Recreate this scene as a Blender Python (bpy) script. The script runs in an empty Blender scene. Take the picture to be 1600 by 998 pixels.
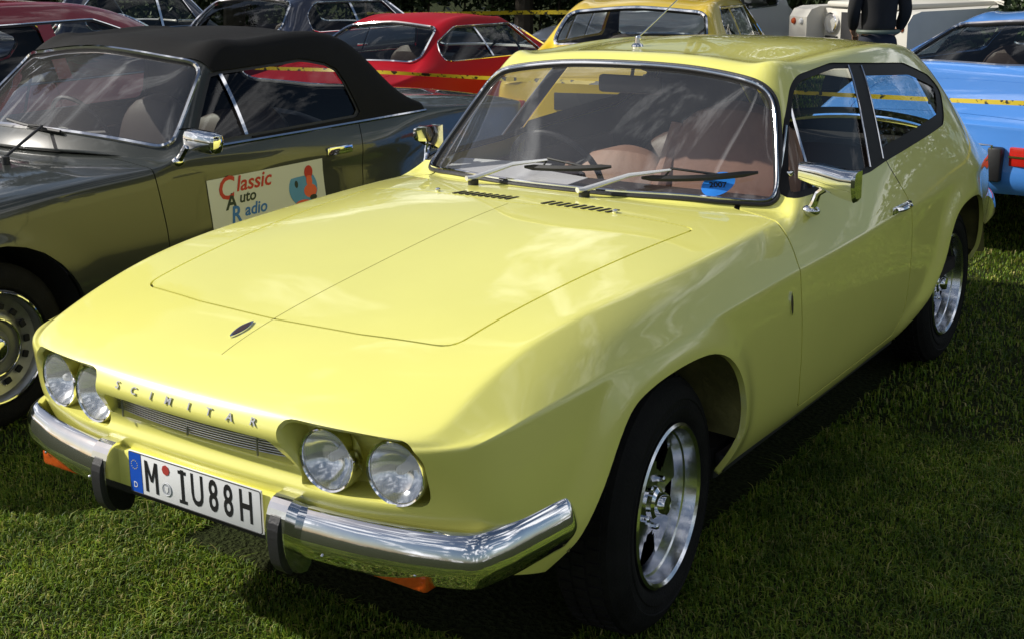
import bpy, bmesh, math, random
import numpy as np
from mathutils import Vector, Matrix, noise
from mathutils.bvhtree import BVHTree
random.seed(7)
rng = np.random.default_rng(7)
SC = bpy.context.scene
COL = SC.collection
R = math.radians

# ------------------------------------------------------------------ camera
cam_data = bpy.data.cameras.new('camera')
cam = bpy.data.objects.new('camera', cam_data)
COL.objects.link(cam)
cam_data.sensor_width = 36.0
cam_data.lens = 1994.25843 / 1600 * 36.0
cam_data.shift_x = 0.0005
cam_data.shift_y = -(499 - 398.38) / 1600
cam_data.clip_start = 0.05
cam_data.clip_end = 600
cam.matrix_world = (Matrix.Translation((2.11049764, -2.59411734, 1.64766311))
                    @ Matrix.Rotation(0.605179077, 4, 'Z') @ Matrix.Rotation(1.33650555, 4, 'X')
                    @ Matrix.Rotation(-0.0112078454, 4, 'Z'))
SC.camera = cam

# ------------------------------------------------------------------ world, sun, exposure
SUN_AZ = Vector((-0.90, -0.44, 0)).normalized()     # horizontal direction towards the sun
SUN_EL = R(37)
SUN_DIR = Vector((SUN_AZ.x * math.cos(SUN_EL), SUN_AZ.y * math.cos(SUN_EL), math.sin(SUN_EL)))
world = bpy.data.worlds.new('World'); SC.world = world
world.use_nodes = True
wn = world.node_tree; wn.nodes.clear()
def wnode(t, **k):
    n = wn.nodes.new(t)
    for a, b in k.items(): setattr(n, a, b)
    return n
w_out = wnode('ShaderNodeOutputWorld'); w_bg = wnode('ShaderNodeBackground')
w_sky = wnode('ShaderNodeTexSky', sky_type='NISHITA')
w_sky.sun_disc = False
w_sky.sun_elevation = SUN_EL
w_sky.sun_rotation = math.atan2(SUN_DIR.x, SUN_DIR.y)
w_sky.air_density = 1.0; w_sky.dust_density = 1.5; w_sky.ozone_density = 1.0
w_tc = wnode('ShaderNodeTexCoord'); w_map = wnode('ShaderNodeMapping')
w_map.inputs['Scale'].default_value = (1, 1, 2.2)
w_n = wnode('ShaderNodeTexNoise'); w_n.inputs['Scale'].default_value = 4.2; w_n.inputs['Detail'].default_value = 12
w_n.inputs['Roughness'].default_value = 0.62; w_n.inputs['Distortion'].default_value = 0.5
w_r = wnode('ShaderNodeValToRGB')
w_r.color_ramp.elements[0].position = 0.515; w_r.color_ramp.elements[0].color = (0, 0, 0, 1)
w_r.color_ramp.elements[1].position = 0.64; w_r.color_ramp.elements[1].color = (1, 1, 1, 1)
w_mix = wnode('ShaderNodeMixRGB')
w_mix.inputs['Color2'].default_value = (20.0, 20.2, 20.8, 1)
L = wn.links.new
L(w_tc.outputs['Generated'], w_map.inputs['Vector']); L(w_map.outputs[0], w_n.inputs['Vector'])
L(w_n.outputs['Fac'], w_r.inputs[0]); L(w_r.outputs[0], w_mix.inputs['Fac'])
L(w_sky.outputs[0], w_mix.inputs['Color1']); L(w_mix.outputs[0], w_bg.inputs['Color'])
w_bg.inputs['Strength'].default_value = 0.062
L(w_bg.outputs[0], w_out.inputs['Surface'])
sun_data = bpy.data.lights.new('sun', 'SUN'); sun = bpy.data.objects.new('sun', sun_data); COL.objects.link(sun)
sun_data.energy = 4.9; sun_data.angle = R(0.9); sun_data.color = (1.0, 0.955, 0.87)
sun.rotation_euler = SUN_DIR.to_track_quat('Z', 'Y').to_euler()
sun.location = (0, 0, 20)
SC.view_settings.view_transform = 'Standard'
SC.view_settings.look = 'None'
SC.view_settings.exposure = 0.10
SC.view_settings.gamma = 1.0

# ------------------------------------------------------------------ materials
def mat(name, col, rough=0.5, metal=0.0, coat=0.0, var=0.0, vscale=6.0, bump=0.0, bscale=80.0, spec=0.5, emit=None, dirt=None, coatr=0.03, trans=0.0):
    m = bpy.data.materials.new(name); m.use_nodes = True
    nt = m.node_tree; b = nt.nodes['Principled BSDF']
    b.inputs['Base Color'].default_value = (*col, 1)
    b.inputs['Roughness'].default_value = rough; b.inputs['Metallic'].default_value = metal
    b.inputs['Coat Weight'].default_value = coat; b.inputs['Coat Roughness'].default_value = coatr
    b.inputs['Specular IOR Level'].default_value = spec
    b.inputs['Transmission Weight'].default_value = trans
    tc = nt.nodes.new('ShaderNodeTexCoord')
    if var > 0:
        n = nt.nodes.new('ShaderNodeTexNoise'); n.inputs['Scale'].default_value = vscale; n.inputs['Detail'].default_value = 6
        nt.links.new(tc.outputs['Object'], n.inputs['Vector'])
        r = nt.nodes.new('ShaderNodeMapRange'); r.inputs['From Min'].default_value = 0.25; r.inputs['From Max'].default_value = 0.75
        r.inputs['To Min'].default_value = 1 - var; r.inputs['To Max'].default_value = 1 + var
        nt.links.new(n.outputs['Fac'], r.inputs['Value'])
        mx = nt.nodes.new('ShaderNodeVectorMath'); mx.operation = 'SCALE'
        mx.inputs[0].default_value = col
        nt.links.new(r.outputs[0], mx.inputs['Scale']); nt.links.new(mx.outputs[0], b.inputs['Base Color'])
        r2 = nt.nodes.new('ShaderNodeMapRange')
        r2.inputs['To Min'].default_value = max(0, rough * (1 - var)); r2.inputs['To Max'].default_value = min(1, rough * (1 + 2 * var))
        nt.links.new(n.outputs['Fac'], r2.inputs['Value']); nt.links.new(r2.outputs[0], b.inputs['Roughness'])
    if bump > 0:
        n2 = nt.nodes.new('ShaderNodeTexNoise'); n2.inputs['Scale'].default_value = bscale; n2.inputs['Detail'].default_value = 3
        nt.links.new(tc.outputs['Object'], n2.inputs['Vector'])
        bp = nt.nodes.new('ShaderNodeBump'); bp.inputs['Strength'].default_value = bump; bp.inputs['Distance'].default_value = 0.01
        nt.links.new(n2.outputs['Fac'], bp.inputs['Height']); nt.links.new(bp.outputs[0], b.inputs['Normal'])
        if coat > 0: nt.links.new(bp.outputs[0], b.inputs['Coat Normal'])
    if emit: b.inputs['Emission Color'].default_value = (*emit, 1)
    return m

def glass_mat(name, tint, base=0.04, power=1.0, haze=0.0, hcol=(0.5, 0.5, 0.5)):
    """thin sheet of glass: tinted see-through with a Fresnel mirror on top and a pale haze painted in for reflected light"""
    m = bpy.data.materials.new(name); m.use_nodes = True
    nt = m.node_tree; nt.nodes.clear()
    o = nt.nodes.new('ShaderNodeOutputMaterial')
    t = nt.nodes.new('ShaderNodeBsdfTransparent'); t.inputs[0].default_value = (*tint, 1)
    g = nt.nodes.new('ShaderNodeBsdfGlossy'); g.inputs['Roughness'].default_value = 0.012
    # Schlick reflectance, the same from both sides of the pane
    ge = nt.nodes.new('ShaderNodeNewGeometry'); dp = nt.nodes.new('ShaderNodeVectorMath'); dp.operation = 'DOT_PRODUCT'
    nt.links.new(ge.outputs['Normal'], dp.inputs[0]); nt.links.new(ge.outputs['Incoming'], dp.inputs[1])
    def mth(op, a=None, b=None):
        q = nt.nodes.new('ShaderNodeMath'); q.operation = op
        for i, v in enumerate((a, b)):
            if v is None: continue
            if isinstance(v, (int, float)): q.inputs[i].default_value = v
            else: nt.links.new(v, q.inputs[i])
        return q
    ab = mth('ABSOLUTE', dp.outputs['Value']); om = mth('SUBTRACT', 1.0, ab.outputs[0]); p5 = mth('POWER', om.outputs[0], 5.0)
    mu = mth('MULTIPLY_ADD', p5.outputs[0], 0.9 * power); mu.inputs[2].default_value = base; mu.use_clamp = True
    mx = nt.nodes.new('ShaderNodeMixShader')
    nt.links.new(mu.outputs[0], mx.inputs[0])
    nt.links.new(t.outputs[0], mx.inputs[1]); nt.links.new(g.outputs[0], mx.inputs[2])
    last = mx
    if haze > 0:
        d = nt.nodes.new('ShaderNodeBsdfDiffuse'); d.inputs[0].default_value = (*hcol, 1)
        m2 = nt.nodes.new('ShaderNodeMixShader')
        tc = nt.nodes.new('ShaderNodeTexCoord'); n = nt.nodes.new('ShaderNodeTexNoise'); n.inputs['Scale'].default_value = 5; n.inputs['Detail'].default_value = 8
        r = nt.nodes.new('ShaderNodeMapRange'); r.inputs['To Min'].default_value = haze * 0.5; r.inputs['To Max'].default_value = haze * 1.5
        nt.links.new(tc.outputs['Object'], n.inputs['Vector']); nt.links.new(n.outputs['Fac'], r.inputs['Value']); nt.links.new(r.outputs[0], m2.inputs[0])
        nt.links.new(mx.outputs[0], m2.inputs[1]); nt.links.new(d.outputs[0], m2.inputs[2]); last = m2
    nt.links.new(last.outputs[0], o.inputs['Surface'])
    return m

M = {}
M['paint'] = mat('yellow_paint', (0.83, 0.80, 0.20), rough=0.34, coat=1.0, bump=0.004, bscale=30, var=0.03, vscale=3, coatr=0.012)
M['gap'] = mat('panel_gap', (0.02, 0.018, 0.01), rough=0.9)
M['rubber'] = mat('black_rubber', (0.018, 0.018, 0.02), rough=0.42, bump=0.1, bscale=200, var=0.2)
M['frame'] = mat('window_frame_black', (0.007, 0.007, 0.008), rough=0.55, spec=0.25)
M['tyre'] = mat('tyre_rubber', (0.013, 0.0125, 0.012), rough=0.9, bump=0.3, bscale=160, var=0.4, vscale=15, spec=0.12)
M['chrome'] = mat('chrome', (0.82, 0.82, 0.83), rough=0.06, metal=1.0, bump=0.02, bscale=18, var=0.06, vscale=20)
M['alloy'] = mat('polished_alloy', (0.72, 0.73, 0.76), rough=0.16, metal=1.0, bump=0.04, bscale=60, var=0.12, vscale=25)
M['black'] = mat('dark_trim', (0.02, 0.02, 0.022), rough=0.5, var=0.2)
M['wing'] = mat('inner_wing', (0.17, 0.15, 0.05), rough=0.9, var=0.5, vscale=9, bump=0.4, bscale=40)
M['under'] = mat('underbody', (0.02, 0.019, 0.017), rough=0.95, var=0.4, bump=0.3, bscale=25)
M['leather'] = mat('brown_leather', (0.40, 0.22, 0.155), rough=0.5, var=0.2, vscale=8, bump=0.06, bscale=90)
M['carpet'] = mat('dark_carpet', (0.025, 0.02, 0.018), rough=1.0, bump=0.5, bscale=300)
M['dash'] = mat('dashboard_brown', (0.05, 0.03, 0.025), rough=0.5, var=0.2, bump=0.2, bscale=120)
M['paper'] = mat('white_paper', (0.8, 0.8, 0.82), rough=0.7, var=0.05)
M['glass'] = glass_mat('window_glass', (0.80, 0.83, 0.80), base=0.045, power=.8)
M['wglass'] = glass_mat('windscreen_glass', (0.80, 0.80, 0.80), base=0.15, power=1.2, haze=0.05)  # diffuse grey veil added to the glass to mimic the sky's reflection
M['sticker'] = mat('blue_sticker', (0.03, 0.26, 0.85), rough=0.4, var=0.05)
M['ink'] = mat('black_ink', (0.01, 0.01, 0.012), rough=0.5)
M['amber'] = mat('amber_lens', (0.50, 0.075, 0.008), rough=0.15, coat=0.6, bump=0.3, bscale=70, var=0.15, vscale=20)
M['red_lens'] = mat('red_lens', (0.5, 0.015, 0.01), rough=0.15, coat=0.6, var=0.15, vscale=20)
M['white'] = mat('plate_white', (0.78, 0.79, 0.80), rough=0.35, var=0.03)
M['eu_blue'] = mat('band_blue', (0.01, 0.09, 0.55), rough=0.35)
M['seal_red'] = mat('seal_red', (0.45, 0.05, 0.04), rough=0.5)
M['seal_grey'] = mat('seal_grey', (0.42, 0.44, 0.48), rough=0.4)

# ------------------------------------------------------------------ objects
def link(name, me, material=None, parent=None):
    o = bpy.data.objects.new(name, me); COL.objects.link(o)
    if me is not None and material is not None: me.materials.append(material)
    if parent is not None: o.parent = parent
    return o
def tag(o, label=None, cat=None, group=None, kind=None):
    if label: o['label'] = label
    if cat: o['category'] = cat
    if group: o['group'] = group
    if kind: o['kind'] = kind
    return o
def thing(name, label, cat, loc=(0, 0, 0), rz=0, group=None):
    o = bpy.data.objects.new(name, None); COL.objects.link(o)
    o.empty_display_size = 0.1
    o.location = loc; o.rotation_euler = (0, 0, rz)
    return tag(o, label, cat, group)
def copy_tree(o, parent=None):
    c = o.copy(); COL.objects.link(c)
    if parent is not None: c.parent = parent
    for ch in list(o.children): copy_tree(ch, c)
    return c

class MB:
    """collects shapes and links them as ONE mesh object"""
    def __init__(s): s.v = []; s.f = []; s.sm = []
    def add(s, vs, fs, smooth=False, T=None):
        b = len(s.v)
        for p in vs:
            p = Vector(p)
            s.v.append(tuple(T @ p) if T is not None else tuple(p))
        for f in fs: s.f.append(tuple(b + i for i in f)); s.sm.append(smooth)
        return s
    def box(s, c, d, T=None, bev=0.0):
        x, y, z = c; a, b_, c_ = d[0] / 2, d[1] / 2, d[2] / 2
        if bev <= 0:
            vs = [(x + i * a, y + j * b_, z + k * c_) for i in (-1, 1) for j in (-1, 1) for k in (-1, 1)]
            fs = [(0, 1, 3, 2), (4, 6, 7, 5), (0, 4, 5, 1), (2, 3, 7, 6), (0, 2, 6, 4), (1, 5, 7, 3)]
            return s.add(vs, fs, False, T)
        bm = bmesh.new(); bmesh.ops.create_cube(bm, size=1)
        bmesh.ops.scale(bm, vec=d, verts=bm.verts)
        bmesh.ops.bevel(bm, geom=list(bm.edges), offset=bev, segments=2, affect='EDGES', profile=0.5)
        bmesh.ops.translate(bm, vec=c, verts=bm.verts)
        bm.verts.index_update()
        s.add([v.co.copy() for v in bm.verts], [[v.index for v in f.verts] for f in bm.faces], True, T); bm.free()
        return s
    def tube(s, pts, r, n=8, T=None, closed=False, caps=True, ell=None):
        pts = [Vector(p) for p in pts]; m = len(pts)
        rs = r if isinstance(r, (list, tuple)) else [r] * m
        vs = []; prev = None
        for i, p in enumerate(pts):
            if closed: t = pts[(i + 1) % m] - pts[i - 1]
            else: t = pts[min(i + 1, m - 1)] - pts[max(i - 1, 0)]
            t.normalize()
            if prev is None:
                up = Vector((0, 0, 1)) if abs(t.z) < 0.9 else Vector((1, 0, 0))
                a = t.cross(up).normalized()
            else: a = (prev - t * prev.dot(t)).normalized()
            prev = a; b_ = t.cross(a)
            e = ell or (1, 1)
            for k in range(n):
                an = 2 * math.pi * k / n
                vs.append(p + (a * math.cos(an) * e[0] + b_ * math.sin(an) * e[1]) * rs[i])
        fs = []
        for i in range(m if closed else m - 1):
            j = (i + 1) % m
            for k in range(n): fs.append((i * n + k, i * n + (k + 1) % n, j * n + (k + 1) % n, j * n + k))
        if caps and not closed:
            fs.append(tuple(range(n))[::-1]); fs.append(tuple((m - 1) * n + k for k in range(n)))
        return s.add(vs, fs, True, T)
    def lathe(s, prof, n=48, T=None, a0=0, a1=2 * math.pi):
        """profile of (radius, axial) turned about the X axis"""
        vs = []; full = abs(a1 - a0 - 2 * math.pi) < 1e-6
        cnt = n if full else n + 1
        for i in range(cnt):
            a = a0 + (a1 - a0) * i / n
            for (r, x) in prof: vs.append((x, r * math.sin(a), r * math.cos(a)))
        m = len(prof); fs = []
        for i in range(n):
            j = (i + 1) % cnt
            for k in range(m - 1): fs.append((i * m + k, i * m + k + 1, j * m + k + 1, j * m + k))
        return s.add(vs, fs, True, T)
    def prism(s, poly, h, T=None, smooth=False):
        """poly of (x, y), extruded in z from 0 to h"""
        n = len(poly)
        vs = [(p[0], p[1], 0) for p in poly] + [(p[0], p[1], h) for p in poly]
        fs = [tuple(range(n))[::-1], tuple(range(n, 2 * n))] + [(i, (i + 1) % n, n + (i + 1) % n, n + i) for i in range(n)]
        return s.add(vs, fs, smooth, T)
    def ball(s, c, r, T=None, n=16, m=10):
        r = r if isinstance(r, (list, tuple)) else (r, r, r)
        vs = [(c[0], c[1], c[2] + r[2])]
        for i in range(1, m):
            th = math.pi * i / m
            for k in range(n):
                a = 2 * math.pi * k / n
                vs.append((c[0] + r[0] * math.sin(th) * math.cos(a), c[1] + r[1] * math.sin(th) * math.sin(a), c[2] + r[2] * math.cos(th)))
        vs.append((c[0], c[1], c[2] - r[2]))
        fs = [(0, 1 + k, 1 + (k + 1) % n) for k in range(n)]
        for i in range(m - 2):
            for k in range(n): fs.append((1 + i * n + k, 1 + (i + 1) * n + k, 1 + (i + 1) * n + (k + 1) % n, 1 + i * n + (k + 1) % n))
        b = 1 + (m - 2) * n
        fs += [(b + k, len(vs) - 1, b + (k + 1) % n) for k in range(n)]
        return s.add(vs, fs, True, T)
    def build(s, name, material, parent=None, sharp=35):
        me = bpy.data.meshes.new(name); me.from_pydata(s.v, [], s.f)
        me.polygons.foreach_set('use_smooth', s.sm)
        bm = bmesh.new(); bm.from_mesh(me); bmesh.ops.recalc_face_normals(bm, faces=bm.faces)
        lim = R(sharp)
        for e in bm.edges:
            if len(e.link_faces) == 2 and e.calc_face_angle(0) > lim: e.smooth = False
        bm.to_mesh(me); bm.free()
        return link(name, me, material, parent)

def TM(loc=(0, 0, 0), rx=0, ry=0, rz=0, s=1.0):
    return Matrix.Translation(loc) @ Matrix.Rotation(rz, 4, 'Z') @ Matrix.Rotation(ry, 4, 'Y') @ Matrix.Rotation(rx, 4, 'X') @ Matrix.Diagonal((s, s, s, 1))

FONTS = {}
def text_mesh(name, body, size, depth, material, parent, T, bold=0.0, xs=1.0, shear=0.0, space=1.0):
    cu = bpy.data.curves.new(name, 'FONT'); cu.body = body; cu.size = size; cu.extrude = depth / 2
    cu.offset = bold; cu.align_x = 'CENTER'; cu.align_y = 'CENTER'; cu.resolution_u = 3; cu.shear = shear; cu.space_character = space
    t = bpy.data.objects.new(name, cu); COL.objects.link(t)
    bpy.context.view_layer.update()
    me = bpy.data.meshes.new_from_object(t.evaluated_get(bpy.context.evaluated_depsgraph_get()))
    bpy.data.objects.remove(t)
    for v in me.vertices: v.co.x *= xs
    me.transform(T)
    me.name = name; me.materials.clear()
    return link(name, me, material, parent)

# ------------------------------------------------------------------ smooth shells: cage -> dense triangle surface that can be cut along curves
def subdivide_cage(verts, faces, crease, level, fit=4):
    """Catmull-Clark surface that passes (nearly) through the given points; crease = {(a, b): weight}"""
    me = bpy.data.meshes.new('cage'); me.from_pydata(verts, [], faces)
    at = me.attributes.new('crease_edge', 'FLOAT', 'EDGE')
    for e in me.edges:
        k = tuple(sorted(e.vertices))
        if k in crease: at.data[e.index].value = crease[k]
    o = bpy.data.objects.new('cage', me); COL.objects.link(o)
    md = o.modifiers.new('s', 'SUBSURF'); md.render_levels = md.levels = 2; md.boundary_smooth = 'PRESERVE_CORNERS'
    tgt = np.array(verts, float); cur = tgt.copy(); n = len(verts)
    def ev():
        bpy.context.view_layer.update()
        e = o.evaluated_get(bpy.context.evaluated_depsgraph_get()); m2 = e.to_mesh()
        co = np.empty(len(m2.vertices) * 3, np.float64); m2.vertices.foreach_get('co', co.view()) if False else None
        c32 = np.empty(len(m2.vertices) * 3, np.float32); m2.vertices.foreach_get('co', c32)
        f = np.empty(len(m2.polygons) * 4, np.int32); m2.polygons.foreach_get('vertices', f)
        e.to_mesh_clear()
        return c32.reshape(-1, 3).astype(float), f.reshape(-1, 4)
    for _ in range(fit):
        c, f = ev(); cur += 0.8 * (tgt - c[:n])
        me.vertices.foreach_set('co', cur.astype(np.float32).ravel()); me.update()
    md.levels = level
    c, f = ev()
    bpy.data.objects.remove(o)
    return c, f

def vnormals(V, F):
    a, b, c = V[F[:, 0]], V[F[:, 1]], V[F[:, 2]]
    if F.shape[1] == 4: fn = np.cross(V[F[:, 2]] - V[F[:, 0]], V[F[:, 3]] - V[F[:, 1]])
    else: fn = np.cross(b - a, c - a)
    N = np.zeros_like(V)
    for k in range(F.shape[1]): np.add.at(N, F[:, k], fn)
    return N / np.maximum(np.linalg.norm(N, axis=1, keepdims=True), 1e-12)

class Shell:
    def __init__(s, V, N, T): s.V, s.N, s.T = V, N, T
    @staticmethod
    def from_quads(V, F):
        return Shell(V, vnormals(V, F), np.vstack([F[:, [0, 1, 2]], F[:, [0, 2, 3]]]))
    def compact(s):
        used, inv = np.unique(s.T.ravel(), return_inverse=True)
        return Shell(s.V[used], s.N[used], inv.reshape(-1, 3))
    def clip(s, f):
        """split along f = 0 -> (inside f<0, outside)"""
        f = np.where(np.abs(f) < 1e-6, 1e-6, f)
        neg = f < 0; c = neg[s.T].sum(1)
        tin = s.T[c == 3]; tout = s.T[c == 0]; mix = s.T[(c > 0) & (c < 3)]
        nv = []; nn = []; cache = {}; base = len(s.V); ti = []; to = []
        def cut(a, b):
            k = (a, b) if a < b else (b, a)
            if k not in cache:
                a, b = k; t = f[a] / (f[a] - f[b])
                nv.append(s.V[a] * (1 - t) + s.V[b] * t); q = s.N[a] * (1 - t) + s.N[b] * t
                nn.append(q / (np.linalg.norm(q) + 1e-12)); cache[k] = base + len(nv) - 1
            return cache[k]
        for t in mix:
            t = [int(q) for q in t]
            for r in range(3):
                a, b, d = t[r], t[(r + 1) % 3], t[(r + 2) % 3]
                if neg[a] != neg[b] and neg[a] != neg[d]:
                    p, q = cut(a, b), cut(a, d)
                    one, two = (ti, to) if neg[a] else (to, ti)
                    one.append((a, p, q)); two.append((p, b, d)); two.append((p, d, q)); break
        V = np.vstack([s.V] + ([np.array(nv)] if nv else [])); N = np.vstack([s.N] + ([np.array(nn)] if nn else []))
        mk = lambda x, y: Shell(V, N, np.vstack([x, np.array(y, int).reshape(-1, 3)])).compact()
        return mk(tin, ti), mk(tout, to)
    def boundary(s):
        E = np.vstack([s.T[:, [0, 1]], s.T[:, [1, 2]], s.T[:, [2, 0]]])
        S = np.sort(E, 1); u, idx, cnt = np.unique(S, axis=0, return_index=True, return_counts=True)
        return E[idx[cnt == 1]]
    def lip(s, depth, vec=None, sel=None):
        """rim of the cut edges: a strip that runs inwards"""
        B = s.boundary()
        if sel is not None: B = B[sel(s.V[B[:, 0]]) & sel(s.V[B[:, 1]])]
        if len(B) == 0: return None
        off = -s.N * depth if vec is None else np.tile(np.array(vec, float) * depth, (len(s.V), 1))
        a, b = B[:, 0], B[:, 1]; n = len(B)
        V = np.vstack([s.V[a], s.V[b], s.V[b] + off[b], s.V[a] + off[a]])
        i = np.arange(n)
        T = np.vstack([np.c_[i + n, i, i + 3 * n], np.c_[i + n, i + 3 * n, i + 2 * n]])
        fn = np.cross(V[:n] - V[n:2 * n], V[3 * n:] - V[n:2 * n]); fn /= np.linalg.norm(fn, axis=1, keepdims=True) + 1e-12
        # average along the strip so it shades smoothly
        acc = {}
        for k in range(n):
            for q in (int(a[k]), int(b[k])): acc[q] = acc.get(q, 0) + fn[k]
        na = np.array([acc[int(q)] for q in a]); nb = np.array([acc[int(q)] for q in b])
        na /= np.linalg.norm(na, axis=1, keepdims=True) + 1e-12; nb /= np.linalg.norm(nb, axis=1, keepdims=True) + 1e-12
        return Shell(V, np.vstack([na, nb, nb, na]), T)
    def join(s, *o):
        V, N, T = [s.V], [s.N], [s.T]; b = len(s.V)
        for q in o:
            if q is None: continue
            V.append(q.V); N.append(q.N); T.append(q.T + b); b += len(q.V)
        return Shell(np.vstack(V), np.vstack(N), np.vstack(T))
    def moved(s, d): return Shell(s.V + s.N * d, s.N, s.T)
    def build(s, name, material, parent=None):
        me = bpy.data.meshes.new(name)
        me.vertices.add(len(s.V)); me.vertices.foreach_set('co', s.V.astype(np.float32).ravel())
        me.loops.add(len(s.T) * 3); me.loops.foreach_set('vertex_index', s.T.astype(np.int32).ravel())
        me.polygons.add(len(s.T)); me.polygons.foreach_set('loop_start', np.arange(0, len(s.T) * 3, 3, dtype=np.int32))
        me.update(calc_edges=True)
        me.polygons.foreach_set('use_smooth', np.ones(len(s.T), bool))
        me.normals_split_custom_set_from_vertices(s.N.astype(np.float32).tolist())
        return link(name, me, material, parent)

def smooth_poly(pts, closed=True, n=8):
    """Catmull-Rom through the points"""
    P = [np.array(p, float) for p in pts]; m = len(P); out = []
    rngi = range(m) if closed else range(m - 1)
    for i in rngi:
        g = (lambda k: P[k % m]) if closed else (lambda k: P[min(max(k, 0), m - 1)])
        p0, p1, p2, p3 = g(i - 1), g(i), g(i + 1), g(i + 2)
        for k in range(n):
            t = k / n
            out.append(0.5 * ((2 * p1) + (-p0 + p2) * t + (2 * p0 - 5 * p1 + 4 * p2 - p3) * t * t + (-p0 + 3 * p1 - 3 * p2 + p3) * t ** 3))
    if not closed: out.append(P[-1])
    return np.array(out)
def round_poly(pts, r, n=6):
    """polygon with rounded corners; r one radius or one per corner"""
    P = [np.array(p, float) for p in pts]; m = len(P); out = []
    for i in range(m):
        rr = r[i] if isinstance(r, (list, tuple)) else r
        a, b, c = P[i - 1], P[i], P[(i + 1) % m]
        u = a - b; v = c - b; lu, lv = np.linalg.norm(u), np.linalg.norm(v)
        if rr <= 0: out.append(b); continue
        ang = math.acos(np.clip(u @ v / lu / lv, -1, 1)); d = min(rr / math.tan(ang / 2), lu * .49, lv * .49)
        p, q = b + u / lu * d, b + v / lv * d
        for k in range(n + 1):
            t = k / n; out.append((1 - t) ** 2 * p + 2 * t * (1 - t) * b + t * t * q)
    return np.array(out)
def sdist(Q, poly, mask=None, far=9.0):
    """signed distance of the points Q (n,2) to a closed polygon (negative inside)"""
    out = np.full(len(Q), far); poly = np.asarray(poly, float)
    lo, hi = poly.min(0) - 0.12, poly.max(0) + 0.12
    m = (Q[:, 0] > lo[0]) & (Q[:, 0] < hi[0]) & (Q[:, 1] > lo[1]) & (Q[:, 1] < hi[1])
    if mask is not None: m &= mask
    q = Q[m]
    if len(q) == 0: return out
    a = poly; b = np.roll(poly, -1, 0); d = np.full(len(q), 1e9); ins = np.zeros(len(q), bool)
    for i in range(len(a)):
        e = b[i] - a[i]; w = q - a[i]; L2 = e @ e
        if L2 < 1e-14: continue
        t = np.clip(w @ e / L2, 0, 1); pr = w - t[:, None] * e
        d = np.minimum(d, (pr ** 2).sum(1))
        c = ((a[i][1] > q[:, 1]) != (b[i][1] > q[:, 1]))
        with np.errstate(divide='ignore', invalid='ignore'):
            xx = (b[i][0] - a[i][0]) * (q[:, 1] - a[i][1]) / (b[i][1] - a[i][1]) + a[i][0]
        ins ^= c & (q[:, 0] < xx)
    d = np.sqrt(d); out[m] = np.where(ins, -d, d)
    return out
def udist(Q, line, mask=None, far=9.0):
    """distance to an open polyline"""
    out = np.full(len(Q), far); line = np.asarray(line, float)
    lo, hi = line.min(0) - 0.1, line.max(0) + 0.1
    m = (Q[:, 0] > lo[0]) & (Q[:, 0] < hi[0]) & (Q[:, 1] > lo[1]) & (Q[:, 1] < hi[1])
    if mask is not None: m &= mask
    q = Q[m]; d = np.full(len(q), 1e9)
    for i in range(len(line) - 1):
        e = line[i + 1] - line[i]; w = q - line[i]; t = np.clip(w @ e / (e @ e + 1e-14), 0, 1)
        d = np.minimum(d, ((w - t[:, None] * e) ** 2).sum(1))
    out[m] = np.sqrt(d); return out

def car_cage(top, side, front, rear, creases=None, level=4, fit=4):
    """half cage -> full smooth shell.
    top[i] = 4 points c0..c3 (c0 on the centre line); side[i] = 5 points c4..c8; front/rear[k] = 3 points j0..2 for levels 4..8"""
    V = []; idx = {}
    def vid(key, p, sg):
        if abs(p[0]) < 1e-6: sg = 0
        k = (key, sg)
        if k not in idx: idx[k] = len(V); V.append((p[0] * (sg if sg else 1), p[1], p[2]))
        return idx[k]
    n = len(top); F = []; CR = {}
    pt = {}
    for i in range(n):
        for j in range(4): pt[('T', i, j)] = top[i][j]
        for k in range(5): pt[('S', i, k + 4)] = side[i][k]
    for k in range(5):
        for j in range(3): pt[('F', k + 4, j)] = front[k][j]; pt[('R', k + 4, j)] = rear[k][j]
    def T_(i, j): return ('T', i, j)
    def S_(i, k): return ('T', i, 3) if k == 3 else ('S', i, k)
    def F_(k, j): return S_(0, k) if j == 3 else (('T', 0, j) if k == 3 else ('F', k, j))
    def R_(k, j): return S_(n - 1, k) if j == 3 else (('T', n - 1, j) if k == 3 else ('R', k, j))
    def quad(a, b, c, d):
        for sg in (1, -1):
            q = [vid(x, pt[x], sg) for x in (a, b, c, d)]
            if sg == -1: q = q[::-1]
            F.append(tuple(q))
    for i in range(n - 1):
        for j in range(3): quad(T_(i, j), T_(i, j + 1), T_(i + 1, j + 1), T_(i + 1, j))
        for k in range(3, 8): quad(S_(i, k), S_(i, k + 1), S_(i + 1, k + 1), S_(i + 1, k))
    for k in range(3, 8):
        for j in range(3):
            quad(F_(k, j), F_(k + 1, j), F_(k + 1, j + 1), F_(k, j + 1))
            quad(R_(k, j), R_(k, j + 1), R_(k + 1, j + 1), R_(k + 1, j))
    fn = {'T': T_, 'S': S_, 'F': F_, 'R': R_}
    for (w, a, b, c, d, wt) in (creases or []):
        # w patch, from (a,b) to (c,d), following one index
        if a == c: seq = [(a, t) for t in range(min(b, d), max(b, d) + 1)]
        else: seq = [(t, b) for t in range(min(a, c), max(a, c) + 1)]
        for p, q in zip(seq[:-1], seq[1:]):
            for sg in (1, -1):
                ka, kb = fn[w](*p), fn[w](*q)
                ia, ib = vid(ka, pt[ka], sg), vid(kb, pt[kb], sg)
                CR[tuple(sorted((ia, ib)))] = wt
    return subdivide_cage(V, F, CR, level, fit)
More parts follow.
